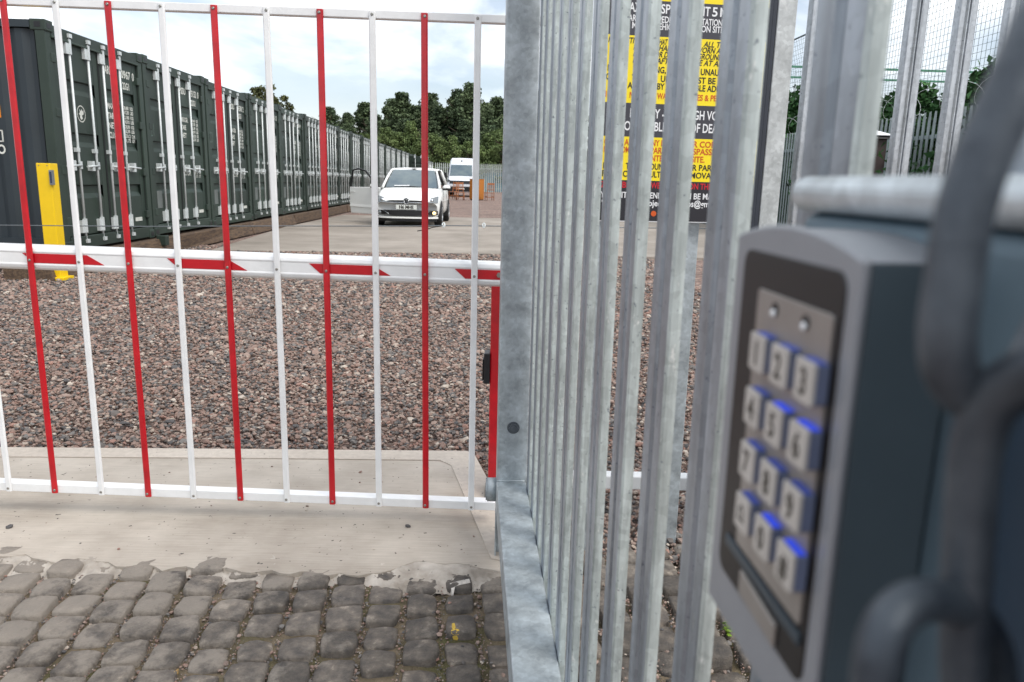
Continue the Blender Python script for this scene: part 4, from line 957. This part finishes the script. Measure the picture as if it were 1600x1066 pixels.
def front_y(x, W, depth=.26, p=4): return depth * (abs(x) / W) ** p

car = empty('hatchback_car', (-2.735, 19.25, .012), radians(1.0)); tag(car, 'white five-door hatchback with its driver door open parked on the concrete', 'car')
W = .83
def csec(y, zs, ws, fade):
    return [(w_, y + (front_y(w_, W) * fade), z) for w_, z in zip(ws, zs)]
sts = []
# y, bottom z, sill z, widest z, shoulder z, top edge z, centre z, width scale
for y, zb_, zm, zs, zt_, zc2, k, fade in (
    (-.02, .22, .36, .52, .60, .66, .90, .9), (.02, .19, .36, .56, .68, .735, .965, 1), (.16, .17, .38, .62, .76, .80, .985, 1), (.42, .17, .40, .68, .85, .885, 1, .9),
    (.85, .17, .42, .74, .92, .955, 1, .5), (1.15, .17, .42, .78, .95, .985, 1, .15), (1.7, .17, .42, .78, .955, .99, 1.0, 0), (2.6, .17, .42, .78, .965, .99, 1.0, 0), (3.3, .18, .42, .78, .97, 1.0, .99, -.3), (3.75, .20, .42, .76, .95, .98, .96, -.8), (3.93, .26, .42, .66, .86, .9, .9, -1)):
    sts.append(csec(y, (zb_, zb_, zm - .1, zm, zs, zt_ - .04, zt_, zc2 - .008, zc2), tuple(v * k for v in (0, .68, .815, .83, .835, .80, .73, .45, 0)), fade))
mb = MB(); loft(mb, sts); body = sub(mb.build('body', M_CARW, car), 1)
# greenhouse: roof and pillars as a frame around dark glass
gs = []
for y, z, wb, wt, zt_ in ((1.16, .93, .70, .66, .96), (1.80, .93, .76, .575, 1.41), (2.2, .93, .77, .575, 1.462), (3.0, .93, .765, .56, 1.445), (3.55, .93, .73, .54, 1.36), (3.86, .93, .70, .62, .98)):
    gs.append([(0, y, z), (wb, y, z), (wb*.6 + wt*.4, y, z*.6 + zt_*.4), (wt + .015, y, zt_ - .05), (wt - .07, y, zt_ - .004), (0, y, zt_ + .012)])
mb = MB(); loft(mb, gs); gl = mb.build('glasshouse', M_GLASSD, car)
mb = MB(); nu, nv = 13, 7; vs = []
for j in range(nv):
    t_ = j / (nv - 1)
    for i in range(nu):
        s_ = -1 + 2 * i / (nu - 1); vs.append((s_ * (.685 * (1 - t_) + .55 * t_), .985 + .67 * t_ + .10 * s_ * s_ * (1 - .5 * t_), .962 + .455 * t_ + .018 * sin(pi * t_)))
mb.add(vs, [(j*nu+i, j*nu+i+1, (j+1)*nu+i+1, (j+1)*nu+i) for j in range(nv-1) for i in range(nu-1)], 0, True); mb.build('windscreen', M_GLASS, car)
mb = MB(); rs_ = []
for y, wt, zt_ in ((1.66, .56, 1.395), (1.8, .575, 1.448), (2.2, .58, 1.475), (3.0, .57, 1.46), (3.5, .55, 1.40), (3.62, .53, 1.35)):
    rs_.append([(0, y, zt_ - .03), (wt, y, zt_ - .045), (wt + .012, y, zt_ - .03), (wt - .03, y, zt_ - .004), (wt*.6, y, zt_ + .01), (0, y, zt_ + .016)])
loft(mb, rs_); mb.build('roof', M_CARW, car)
mb = MB()
for s in (-1, 1):
    mb.tube([(s*.755, 1.0, .945), (s*.685, 1.33, 1.19), (s*.60, 1.70, 1.415)], [.036, .032, .03], 8)
    mb.tube([(s*.60, 1.70, 1.415), (s*.605, 2.4, 1.44), (s*.585, 3.2, 1.41), (s*.575, 3.55, 1.36), (s*.70, 3.82, 1.0)], .032, 8)
    mb.tube([(s*.60, 3.12, 1.42), (s*.755, 3.5, .96)], .05, 8)
islands(mb, 'pillar', M_CARW, car)
mb = MB(); mb.tube([(.605, 2.35, 1.43), (.765, 2.42, .96)], .035, 6); mb.tube([(.6, 1.72, 1.40), (.62, 2.4, 1.42), (.61, 3.1, 1.40)], .02, 6); mb.build('window_trim', M_BLACK, car)
mb = MB()
for k in range(15): pass
wb_ = [(-.66, .985), (.66, .985), (.53, 1.405), (-.53, 1.405)]
def feat(name, poly, m, d=.012, bevel=0, yo=0., parent=car, fade=1.0):
    """panel lying on the curved nose; poly in (x, z)"""
    import bmesh
    mb = MB(); n = len(poly); bx_ = lambda z: (.16 * max(0, (z - .60) / .16) if z > .60 else .0) - .02 + max(0, (.36 - z)) * .1
    vs = [(x, front_y(x, W) * fade + bx_(z) - d + yo, z) for x, z in poly] + [(x, front_y(x, W) * fade + bx_(z) + .10 + yo, z) for x, z in poly]
    mb.add(vs, [tuple(range(n)), tuple(range(2*n-1, n-1, -1))] + [(i, n+i, n+(i+1) % n, (i+1) % n) for i in range(n)]); return mb.build(name, m, parent, bevel)
def band_poly(x0, x1, zl, zu, n=12):
    xs = [x0 + (x1 - x0) * i / n for i in range(n + 1)]; return [(x, zl) for x in xs] + [(x, zu) for x in xs[::-1]]
def feat_band(name, x0, x1, zl, zu, m, d=.012, n=12):
    for i in range(1):
        mb = MB(); bx_ = lambda z: (.16 * max(0, (z - .60) / .16) if z > .60 else .0) - .02
        xs = [x0 + (x1 - x0) * j / n for j in range(n + 1)]; vs = []
        for x in xs:
            a = zl(x) if callable(zl) else zl; b = zu(x) if callable(zu) else zu
            vs += [(x, front_y(x, W) + bx_(a) - d, a), (x, front_y(x, W) + bx_(b) - d, b), (x, front_y(x, W) + bx_(b) + .1, b), (x, front_y(x, W) + bx_(a) + .1, a)]
        fs = [(j*4+k, j*4+(k+1) % 4, j*4+4+(k+1) % 4, j*4+4+k) for j in range(n) for k in range(4)] + [(0, 1, 2, 3), (n*4+3, n*4+2, n*4+1, n*4)]
        mb.add(vs, fs); return mb.build(name, m, car)
feat_band('grille', -.52, .52, .605, .665, M_BLACK, .012)
feat_band('grille_trim', -.50, .50, .598, .606, M_CHROME, .020)
for s in (-1, 1):
    P_ = lambda a, b: (a, b) if s > 0 else (b, a)
    x0, x1 = (.50, .775) if s > 0 else (-.775, -.50)
    feat_band('headlight', x0, x1, (lambda x: .60 - .0 * abs(x)), (lambda x: .665 + .10 * max(0, (abs(x) - .50) / .27) ** .7), M_LAMP, .016)
    hx = s * .62; mb = MB(); mb.sphere((hx, front_y(hx, W) + .035, .655), (.055, .05, .045), 0, 12, 8); mb.build('lamp_bowl', M_CHROME, car)
feat_band('lower_intake', -.60, .60, (lambda x: .27 + .05 * (abs(x)/.6)**3), (lambda x: .405), M_BLACK, .012)
feat_band('lower_intake', -.775, -.56, .30, .40, M_BLACK, .014, 4); feat_band('lower_intake', .56, .775, .30, .40, M_BLACK, .014, 4)
for s in (-1, 1):
    mb = MB(); mb.tube([(s*.585, front_y(.585, W) - .035, .39), (s*.46, front_y(.46, W) - .035, .325), (s*.44, front_y(.44, W) - .035, .285)], .008, 6); mb.build('intake_trim', M_CHROME, car)
    mb = MB(); fx = s*.675; mb.sphere((fx, front_y(fx, W) - .025, .345), (.058, .03, .042), 0, 14, 8); mb.build('fog_lamp', M_FOG if s > 0 else M_LAMP, car)
feat_band('bumper_lip', -.78, .78, .205, .245, M_CARW, .03)
feat_band('underbody', -.74, .74, .13, .2, M_BLACK, -.01)
mb = MB(); mb.box(-.26, .26, -.052, -.036, .430, .541); pt = mb.build('number_plate', mat('white number plate', (214, 218, 214), .4, 0, .01), car, .003)
mb = MB(); put_text(mb, 'H6 MHE', (0, -.0528, .448), (1, 0, 0), (0, 0, 1), .078, width=.36, bold=.05, align='c'); mb.build('registration', M_SINK, pt)
mb = MB(); mb.tube([(.072*cos(2*pi*k/24), -.052, .638 + .072*sin(2*pi*k/24)) for k in range(24)], .008, 6, closed=True)
mb.tube([(0, -.036, .638), (0, -.046, .638)], .068, 24, 1)
mb.tube([(-.03, -.054, .70), (0, -.054, .648), (.03, -.054, .70)], .0065, 5); mb.tube([(-.062, -.054, .668), (-.03, -.054, .578), (0, -.054, .63), (.03, -.054, .578), (.062, -.054, .668)], .0065, 5)
mb.build('round_emblem', [M_CHROME, M_BLACK], car)
mb = MB(); mb.tube([(-.6, 1.09, .955), (0, .98, .985), (.6, 1.09, .955)], .016, 6); mb.tube([(-.5, 1.12, .99), (-.05, 1.06, 1.0)], .008, 5); mb.tube([(.0, 1.08, 1.0), (.45, 1.14, .99)], .008, 5); islands(mb, 'wiper', M_BLACK, car)
mb = MB(); mb.hexa([(-.45, 1.02, .99), (-.05, .99, 1.0), (-.05, 1.15, 1.04), (-.45, 1.18, 1.03)], [(-.45, 1.015, .995), (-.05, .985, 1.005), (-.05, 1.145, 1.045), (-.45, 1.175, 1.035)]); mb.build('dash_paper', M_SWHT, car)
for s in (-1, 1):
    for y in (.62, 3.09):
        mb = MB(); n = 20; mb.prism([(y + .345*cos(pi*k/n), .30 + .345*sin(pi*k/n)) for k in range(n+1)] + [(y - .345, .17), (y + .345, .17)], s*.60, s*.842, 'x'); mb.build('wheel_arch', M_BLACK, car)
        wheel(car, s*.852, y, .298, .20, s)
def mirror(x, y, z, s, p):
    mb = MB(); mb.sphere((x + s*.11, y, z), (.105, .07, .068), 0, 14, 10); mb.build('door_mirror', M_CARW, p); 
    mb = MB(); mb.tube([(x, y + .02, z - .05), (x + s*.09, y, z - .05)], .03, 6); mb.sphere((x + s*.11, y - .002, z - .028), (.1, .068, .045), 0, 12, 8); mb.build('mirror_base', M_BLACK, p)
mirror(.80, 1.28, .98, 1, car)
mb = MB()
for y in (1.18, 2.38, 3.2): mb.box(.832, .838, y, y + .006, .30, .93)
islands(mb, 'panel_gap', M_BLACK, car)
mb = MB(); mb.box(.835, .848, 2.18, 2.34, .80, .825); mb.box(.833, .842, 1.1, 3.3, .62, .628); mb.build('door_handle', M_CARW, car)
# interior shade, put in as a black panel over the opening
mb = MB(); mb.box(-.843, -.836, 1.22, 2.25, .30, .92); mb.build('opening_shade', M_BLACK, car)
dr = empty('open_door'); dr.parent = car; dr.location = (-.835, 1.18, 0); dr.rotation_euler = (0, 0, radians(58))
M_DOORI = mat('door in own shade', (206, 210, 208), .3, 0, .01, coat=.5)
mb = MB(); mb.prism([(0, .25), (.05, .23), (1.02, .24), (1.06, .5), (1.05, .93), (0, .95)], -.05, .02, 'x'); mb.build('door_skin', M_CARW, dr, .012, 2)
mb = MB(); mb.tube([(-.02, .02, .94), (.06, .36, 1.17), (.13, .62, 1.36), (.16, .9, 1.42), (.15, 1.10, 1.38), (.0, 1.06, .94)], .026, 8); mb.build('window_frame', M_BLACK, dr)
mirror(-.02, .14, .98, -1, dr)
mb = MB(); mb.box(-.062, -.05, .86, 1.0, .80, .825); mb.build('handle', M_CARW, dr)
mb = MB(); mb.hexa([(-.066, .03, .40), (-.048, .03, .40), (-.048, 1.04, .42), (-.066, 1.04, .42)], [(-.052, .03, .47), (-.048, .03, .47), (-.048, 1.04, .49), (-.052, 1.04, .49)]); mb.build('sill_moulding', M_CARW, dr)

van = empty('panel_van', (-4.08, 56.6, 0), radians(1.2)); tag(van, 'white high-roof panel van parked at the far end before the fence', 'van')
W2 = 1.0
vs_ = []
for y, zb_, zt_, wb_2, wt_, mid in ((0, .35, .95, .86, .78, .65), (.06, .30, 1.08, .97, .90, .7), (.4, .30, 1.26, 1.0, .94, .8), (.85, .30, 1.42, 1.0, .93, .8), (1.0, .3, 1.50, 1.0, .92, .8), (1.5, .3, 2.1, 1.0, .86, .9), (1.75, .3, 2.40, 1.0, .84, .9), (2.1, .3, 2.66, 1.0, .84, 1.0), (2.9, .3, 2.84, 1.0, .86, 1.0), (5.9, .3, 2.82, 1.0, .88, 1.0), (6.0, .35, 2.75, .97, .86, 1.0)):
    vs_.append([(0, y, zb_), (wb_2*.92, y, zb_), (wb_2, y, zb_ + .12), (wb_2, y, min(mid + .35, zt_ - .1)), (wt_ + .03, y, zt_ - .13), (wt_ - .08, y, zt_ - .02), (0, y, zt_)])
mb = MB(); loft(mb, vs_, smooth=False); mb.build('body', M_VANW, van, .03, 3)
mb = MB(); mb.hexa([(-.84, 1.0, 1.50), (.84, 1.0, 1.50), (.80, 1.06, 1.50), (-.80, 1.06, 1.50)], [(-.78, 1.64, 2.30), (.78, 1.64, 2.30), (.76, 1.7, 2.30), (-.76, 1.7, 2.30)])
mb.v = [(a, b - .03, c) for a, b, c in mb.v]; mb.build('windscreen', M_GLASS, van)
mb = MB(); mb.box(-.12, .12, 1.93, 1.99, 2.53, 2.66); mb.v = [(a*.35, b, c) for a, b, c in mb.v]; mb.build('roof_lamp', M_BLACK, van)
mb = MB(); mb.hexa([(-.75, -.03, .92), (.75, -.03, .92), (.75, .1, .92), (-.75, .1, .92)], [(-.80, .03, 1.14), (.80, .03, 1.14), (.80, .15, 1.14), (-.80, .15, 1.14)]); mb.build('grille', M_BLACK, van)
mb = MB(); mb.box(-.98, .98, -.05, .3, .70, .86); mb.build('bumper', M_VANW, van, .03)
mb = MB(); mb.box(-.95, .95, -.03, .3, .36, .70); mb.build('bumper', M_BLACK, van, .03)
mb = MB(); mb.box(-.30, .30, -.05, -.03, .50, .62); mb.build('number_plate', mat('white number plate', (214, 218, 214)), van)
for s in (-1, 1):
    mb = MB(); mb.hexa([(s*.72, -.02, .92), (s*.97, .10, .92), (s*.97, .3, .92), (s*.72, .3, .92)], [(s*.76, .05, 1.18), (s*.97, .2, 1.24), (s*.97, .35, 1.24), (s*.76, .3, 1.18)]); mb.build('headlight', M_LAMP, van)
    mb = MB(); mb.box(s*1.05, s*1.24, .95, 1.1, 1.32, 1.72); mb.tube([(s*.97, 1.05, 1.4), (s*1.1, 1.02, 1.45)], .03, 6); mb.build('door_mirror', M_BLACK, van, .02)
    mb = MB(); mb.hexa([(s*.985, 1.15, 1.46), (s*1.005, 1.15, 1.46), (s*1.005, 2.25, 1.46), (s*.985, 2.25, 1.46)], [(s*.86, 1.72, 2.12), (s*.95, 1.72, 2.12), (s*.95, 2.25, 2.12), (s*.86, 2.25, 2.12)]); mb.build('side_window', M_GLASSD, van)
    for y in (1.05, 4.75): wheel(van, s*.98, y, .35, .24, s)

# ------------------------------------------------------------------ furniture left in the yard
def chair(name, x, y, rz, label, slats=4):
    t = empty(name, (x, y, -.01), rz); tag(t, label, 'chair', 'wooden dining chairs in the yard'); hw = .22; 
    for sx in (-1, 1):
        mb = MB(); mb.tube([(sx*hw, -.2, 0), (sx*hw, -.2, .45)], .021, 8); mb.build('leg', M_PINEL, t)
        mb = MB(); mb.tube([(sx*hw, .2, 0), (sx*hw, .2, .46), (sx*(hw-.01), .27, 1.08)], .022, 8); mb.build('leg', M_PINEL, t)
    mb = MB(); mb.box(-.25, .25, -.24, .22, .45, .48); mb.build('seat', M_PINEL, t, .008)
    mb = MB(); mb.box(-.21, .21, -.21, -.19, .18, .21); mb.box(-.21, .21, .19, .21, .18, .21)
    mb.box(-.21, -.19, -.2, .2, .22, .25); mb.box(.19, .21, -.2, .2, .22, .25); islands(mb, 'stretcher', M_PINEL, t)
    mb = MB(); mb.box(-.22, .22, .245, .275, .95, 1.06); mb.box(-.21, .21, .225, .245, .62, .66)
    for k in range(5): xx = -.15 + .075*k; mb.hexa([(xx-.012, .225, .64), (xx+.012, .225, .64), (xx+.012, .24, .64), (xx-.012, .24, .64)], [(xx-.012, .25, .97), (xx+.012, .25, .97), (xx+.012, .265, .97), (xx-.012, .265, .97)])
    mb.build('backrest', M_PINEL, t)
    return t
q = lambda px, Yv: atY(px, 300, Yv).x
chair('dining_chair', q(719, 47), 47, radians(12), 'slat-back wooden dining chair standing in front of the van grille')
chair('dining_chair', q(709, 49.5), 49.5, radians(-30), 'wooden dining chair half hidden between the car and the van')
chair('dining_chair', q(765, 47.5), 47.5, radians(200), 'pale wooden dining chair on the gravel to the right of the orange cabinet')
cb = empty('wooden_cabinet', (q(745, 48), 48, -.01), radians(-38)); tag(cb, 'orange varnished wooden cabinet standing on the gravel before the van', 'cabinet')
MB().box(-.30, .30, -.34, .34, .04, 1.26).build('carcass', M_PINE, cb, .01)
mb = MB(); mb.box(-.285, -.005, -.36, -.342, .07, 1.22); mb.box(.005, .285, -.36, -.342, .07, 1.22); mb.build('door', M_PINE, cb, .004)
MB().box(-.32, .32, -.37, .36, 1.261, 1.29).build('top', M_PINE, cb, .004)
MB().box(-.28, .28, -.31, .31, 0, .04).build('plinth', M_BARK, cb)

# ------------------------------------------------------------------ boundary fences
ff = empty('palisade_fence', (0, 80, 0)); tag(ff, 'pale grey palisade fence closing the far end of the yard behind the van', 'fence', 'palisade fences')
mb = MB(); x = -8.4
while x < 14:
    mb.prism([(x, 0), (x + .10, 0), (x + .10, 2.78), (x + .05, 2.92), (x, 2.78)], 0, .02, 'y'); x += .205
mb.build('pale_panel', mat('far fence zinc', (172, 180, 176), .55, .1, .08, 3), ff)
MB().box(-8.4, 14, .021, .06, .35, .42).box(-8.4, 14, .021, .06, 2.35, 2.42).build('rail', M_GALVD, ff)
for k in range(8): MB().box(-8 + 2.75*k, -7.88 + 2.75*k, .061, .16, 0, 2.6).build('post', M_GALVD, ff)

LS = 7.1
def rowp(lat, al): p = row_n * lat + row_u * al; return (p.x, p.y, 0)
fs_ = empty('palisade_fence', rowp(LS, 0), RA); tag(fs_, 'grey side boundary palisade fence topped with coiled razor wire', 'fence', 'palisade fences')
mb = MB(); y = 6.0
while y < 72:
    mb.prism([(y, 0), (y + .068, 0), (y + .068, 2.30), (y + .05, 2.44), (y + .034, 2.37), (y + .018, 2.44), (y, 2.30)], 0, .012, 'x'); y += .148
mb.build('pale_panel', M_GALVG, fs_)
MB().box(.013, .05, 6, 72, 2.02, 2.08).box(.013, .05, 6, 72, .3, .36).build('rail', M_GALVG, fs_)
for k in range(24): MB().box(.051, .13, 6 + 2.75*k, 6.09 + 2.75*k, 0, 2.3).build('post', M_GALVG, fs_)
mb = MB(); pts = [(.07 + .2*cos(2*pi*k/14), 8 + k*.06, 2.62 + .2*sin(2*pi*k/14)) for k in range(520)]
mb.tube(pts, .003, 4); mb.build('razor_wire', M_ZINC, fs_)
# tall green ball-court enclosure
mf = empty('court_fence', rowp(10, 0), RA); tag(mf, 'tall dark green mesh court fence rising behind the side palisade', 'fence')
mb = MB(); A0, A1, Zt = 9.0, 46.0, 5.9
y = A0
while y < A1: mb.box(-.003, .003, y, y + .006, .1, Zt); y += .14
z = .2
while z < Zt: mb.box(.0035, .008, A0, A1, z, z + .006); z += .14
mb.build('mesh_panel', M_MESHG, mf)
for k in range(8): MB().box(.01, .11, 11.55 + 5.0*k, 11.65 + 5.0*k, 0, Zt + .05).build('post', M_GRNP, mf, .01)
for k in (1,): pass
mb = MB(); mb.tube([(.0, A0, Zt), (.0, A1, Zt)], .025, 6); mb.build('top_rail', M_GRNP, mf)
me_ = empty('court_fence', rowp(10.2, 0), RA); tag(me_, 'green mesh court end fence with two pale green horizontal rails', 'fence')
mb = MB(); x = 0
while x < 16: mb.box(x, x + .008, 34, 34.006, .1, 6.2); x += .22
z = .2
while z < 6.2: mb.box(0, 16, 34.007, 34.013, z, z + .008); z += .22
mb.build('mesh_panel', M_MESHG, me_)
zz = 1.2 + 35 * .1465
MB().box(-.2, 16, 33.93, 33.99, zz - .03, zz + .06).box(-.2, 16, 33.93, 33.99, zz - .46, zz - .38).build('rail', M_GRNL, me_)
for k in range(4): MB().box(4*k, 4*k + .1, 34.02, 34.12, 0, 6.3).build('post', M_GRNP, me_)
ck = empty('meter_cabinet', rowp(6.45, 12.9), RA); tag(ck, 'dark brown steel cabinet with sloping pale cap against the side palisade', 'cabinet')
MB().box(-.22, .22, -.25, .25, 0, 2.03).build('body', M_BROWN, ck, .01)
MB().hexa([(-.30, -.32, 2.03), (.30, -.32, 2.03), (.30, .32, 2.03), (-.30, .32, 2.03)], [(-.28, -.3, 2.08), (.28, -.3, 2.08), (.28, .3, 2.08), (-.28, .3, 2.08)]).build('eave', M_BLACK, ck)
MB().hexa([(-.32, -.34, 2.081), (.32, -.34, 2.081), (.32, .34, 2.081), (-.32, .34, 2.081)], [(-.03, -.03, 2.2), (.03, -.03, 2.2), (.03, .03, 2.2), (-.03, .03, 2.2)]).build('cap', M_SWHT, ck)
MB().box(-.19, -.0, -.262, -.251, .15, 1.9).box(.01, .19, -.262, -.251, .15, 1.9).build('door', M_BROWN, ck)
bs = empty('blue_shed', (1.0, 86, 0)); tag(bs, 'low blue metal shed standing beyond the far fence', 'shed')
MB().box(-5.6, 1.5, 0, 3, 0, 2.1).build('wall', M_BLUEP, bs)
MB().hexa([(-5.8, -.2, 2.1), (1.7, -.2, 2.1), (1.7, 3.2, 2.1), (-5.8, 3.2, 2.1)], [(-5.8, 1.4, 2.5), (1.7, 1.4, 2.5), (1.7, 1.6, 2.5), (-5.8, 1.6, 2.5)]).build('roof', M_GALVD, bs)

# ------------------------------------------------------------------ trees
def crown_mesh(name, seed, hgt, rad, nclump, nleaf, leaf, m, base=.12, shape='oval', jag=.25):
    r = np.random.default_rng(seed); V = []; 
    cl = []
    for i in range(nclump):
        t = base + (1 - base) * r.random() ** .85
        if shape == 'cone': env = rad * (1 - ((t - base) / (1 - base)) ** 1.25) * (1 if t > base + .08 else .8) + rad * .08
        else: env = rad * math.sqrt(max(.02 if base > .05 else .5, 1 - ((t - .5 * (1 + base)) / (.5 * (1 - base) * 1.02)) ** 2))
        env *= 1 + r.uniform(-jag, jag); a = r.uniform(0, 2*pi); q = math.sqrt(r.random()) * .35 + .6
        cl.append((env * q * cos(a), env * q * sin(a), hgt * t * .97, rad * r.uniform(.20, .40) * (1.2 - .62 * t)))
    cl = np.array(cl); idx = r.integers(0, nclump, nleaf); c = cl[idx]
    d = r.normal(0, 1, (nleaf, 3)); d /= np.linalg.norm(d, axis=1)[:, None]; rr = c[:, 3:4] * r.random((nleaf, 1)) ** .4
    P = c[:, :3] + d * rr * np.array([1, 1, .8])
    a = r.normal(0, 1, (nleaf, 3)); a /= np.linalg.norm(a, axis=1)[:, None]; b = np.cross(a, r.normal(0, 1, (nleaf, 3))); b /= np.linalg.norm(b, axis=1)[:, None] + 1e-6
    s = leaf * r.uniform(.6, 1.3, (nleaf, 1)); k = a * s; l = b * s * .6; cr_ = np.cross(a, b) * s * .25
    V = np.stack([P - k, P - l + cr_, P + k, P + l + cr_], 1).reshape(-1, 3)
    me = bpy.data.meshes.new(name); n = nleaf
    me.vertices.add(4*n); me.vertices.foreach_set('co', V.astype(np.float32).ravel()); me.loops.add(4*n); me.loops.foreach_set('vertex_index', np.arange(4*n, dtype=np.int32))
    me.polygons.add(n); me.polygons.foreach_set('loop_start', np.arange(0, 4*n, 4, dtype=np.int32)); me.materials.append(m); me.update(calc_edges=True); return me
def make_tree(name, crown_me, hgt, rad, seed):
    t = empty(name); r = random.Random(seed); mb = MB()
    pts = [(r.uniform(-.1, .1) * k, r.uniform(-.1, .1) * k, hgt * .9 * k / 6) for k in range(7)]
    mb.tube(pts, [hgt * .018 * (1 - k / 7.5) + .02 for k in range(7)], 8)
    for k in range(12):
        z = hgt * r.uniform(.2, .8); a = r.uniform(0, 6.28); ln = rad * r.uniform(.5, .8); b0 = Vector((0, 0, z)); mb.tube([b0, b0 + Vector((ln*.5*cos(a), ln*.5*sin(a), ln*.25)), b0 + Vector((ln*cos(a), ln*sin(a), ln*.6))], [.07, .045, .015], 5)
    mb.build('trunk', M_BARK, t)
    c = bpy.data.objects.new('crown', crown_me); COL.objects.link(c); c.parent = t; return t
pd = [make_tree('woodland_tree', crown_mesh('crown', 10 + k, 11.5, (2.6, 3.0, 2.3)[k], 150, 16000, .15, M_LEAFD, shape='cone', jag=.7, base=.05), 11.5, 2.6, k) for k in range(3)]
plt = [make_tree('woodland_tree', crown_mesh('crown', 20 + k, 7.0, (2.5, 2.1)[k], 100, 10000, .13, M_LEAFL, shape=('oval', 'cone')[k], jag=.3), 7.0, 2.4, 9 + k) for k in range(2)]
used = set()
def place(protos, i, x, y, h, h0, wk, rz, label):
    k = i % len(protos); p = protos[k]
    t = p if id(p) not in used else copy_tree(p); used.add(id(p))
    t.location = (x, y, -.2); s = h / h0; t.scale = (s * wk, s * wk, s); t.rotation_euler = (0, 0, rz); tag(t, label, 'tree', 'trees beyond the far fence'); return t
tops = [(-23.6, 9.2), (-21.7, 10.0), (-19.8, 10.7), (-18.0, 10.2), (-16.1, 11.0), (-14.6, 11.2), (-12.9, 11.0), (-11.4, 12.1), (-9.6, 11.2), (-7.7, 12.2), (-5.8, 12.6), (-4.2, 11.6), (-2.6, 11.7), (-1.0, 12.2), (.8, 11.4), (2.8, 11.8), (5.2, 11.2), (7.8, 11.6)]
for i, (x, h) in enumerate(tops):
    place(pd, i, x, 100 + (i * 37 % 5) - 2, h + (.7, -.5, .3, -.9, .5)[i % 5], 11.5, (1.35, 1.1, 1.5)[i % 3], i * 1.3, f'dark woodland tree on the skyline, {ordw[i]} of the back line counted from the left')
for i, (x, h) in enumerate([(-24, 7.5), (-20.5, 7.8), (-17.2, 8.2), (-13.6, 8.6), (-10.2, 8.3), (-6.4, 8.6), (-3.2, 8.0), (0, 8.4), (4, 8)]):
    place(pd, i + 1, x, 94 + i % 2, h, 11.5, 1.35, i * 2.1, f'lower dark tree filling the middle of the wood, {ordw[i]} counted from the left')
for i, (x, h, yy) in enumerate([(-14.5, 6.9, 88), (-12.0, 7.7, 88.5), (-9.7, 6.4, 88), (-7.3, 6.2, 88), (-5.2, 5.6, 87), (-3.3, 6.6, 88.6), (-1.4, 7.2, 88), (1.2, 6.8, 88), (-17, 6.2, 88), (3.6, 6.4, 88)]):
    place(plt, i, x, yy, h, 7.0, 1.05, i * 1.7, ['light green birch behind the white car roof', 'tall light green birch just left of the middle of the tree belt', 'yellow-green birch right of the tallest pale birch', 'rounded pale green tree above the white van', 'small pale green tree directly behind the van roof', 'olive green tree behind the far fence right of the van', 'light green tree rising beside the galvanised gate stile', 'light green tree hidden behind the near pales', 'light green tree rising just over the container roofs', 'light green tree behind the notice board pales'][i])
tr = make_tree('roadside_tree', crown_mesh('crown', 33, 8.2, 1.75, 46, 4200, .13, mat('olive foliage', (96, 98, 62), .7, 0, .2, .8, rgb2=(66, 74, 46), island=.4, spec=.25), base=.35, jag=.4), 7.6, 1.6, 44)
tr.location = (-19.4, 60, 0); tag(tr, 'lone olive green tree showing its top above the container roofs', 'tree')
# bushes along the side boundary
bm_ = [crown_mesh('foliage', 50 + k, 3.4, 1.5, 90, 9000, .07, M_LEAFG, base=.0, jag=.4) for k in range(3)]
for k in range(14):
    t = empty('boundary_bush'); p = rowp(8.6 + .3 * (k % 2), 9.5 + 2.3 * k + (k % 3) * .3); t.location = (p[0], p[1], -.1); s = 1.0 + .16 * ((k * 7) % 4) / 4; t.scale = (s, s * 1.1, s * (.86 if k < 5 else 1.05)); t.rotation_euler = (0, 0, k)
    c = bpy.data.objects.new('foliage', bm_[k % 3]); COL.objects.link(c); c.parent = t
    mb = MB(); mb.tube([(0, 0, -.1), (.05, .02, 1.2), (.0, .1, 2.2)], [.06, .04, .015], 6); mb.build('stem', M_BARK, t)
    tag(t, f'leafy green bush between the side palisade and court fence, {ordw[k]} counted from the near end', 'bush', 'bushes along the side boundary')

for i, (la, al, h) in enumerate([(24, 84, 5.6), (29, 80, 6.4), (34, 76, 5.8), (33, 60, 5.0), (31, 50, 4.6), (38, 66, 6)]):
    p = rowp(la, al); place(pd, i, p[0], p[1], h, 11.5, 1.5, i * 1.1, f'low dark tree far off behind the court fence, {ordw[i]} counted from the far end')
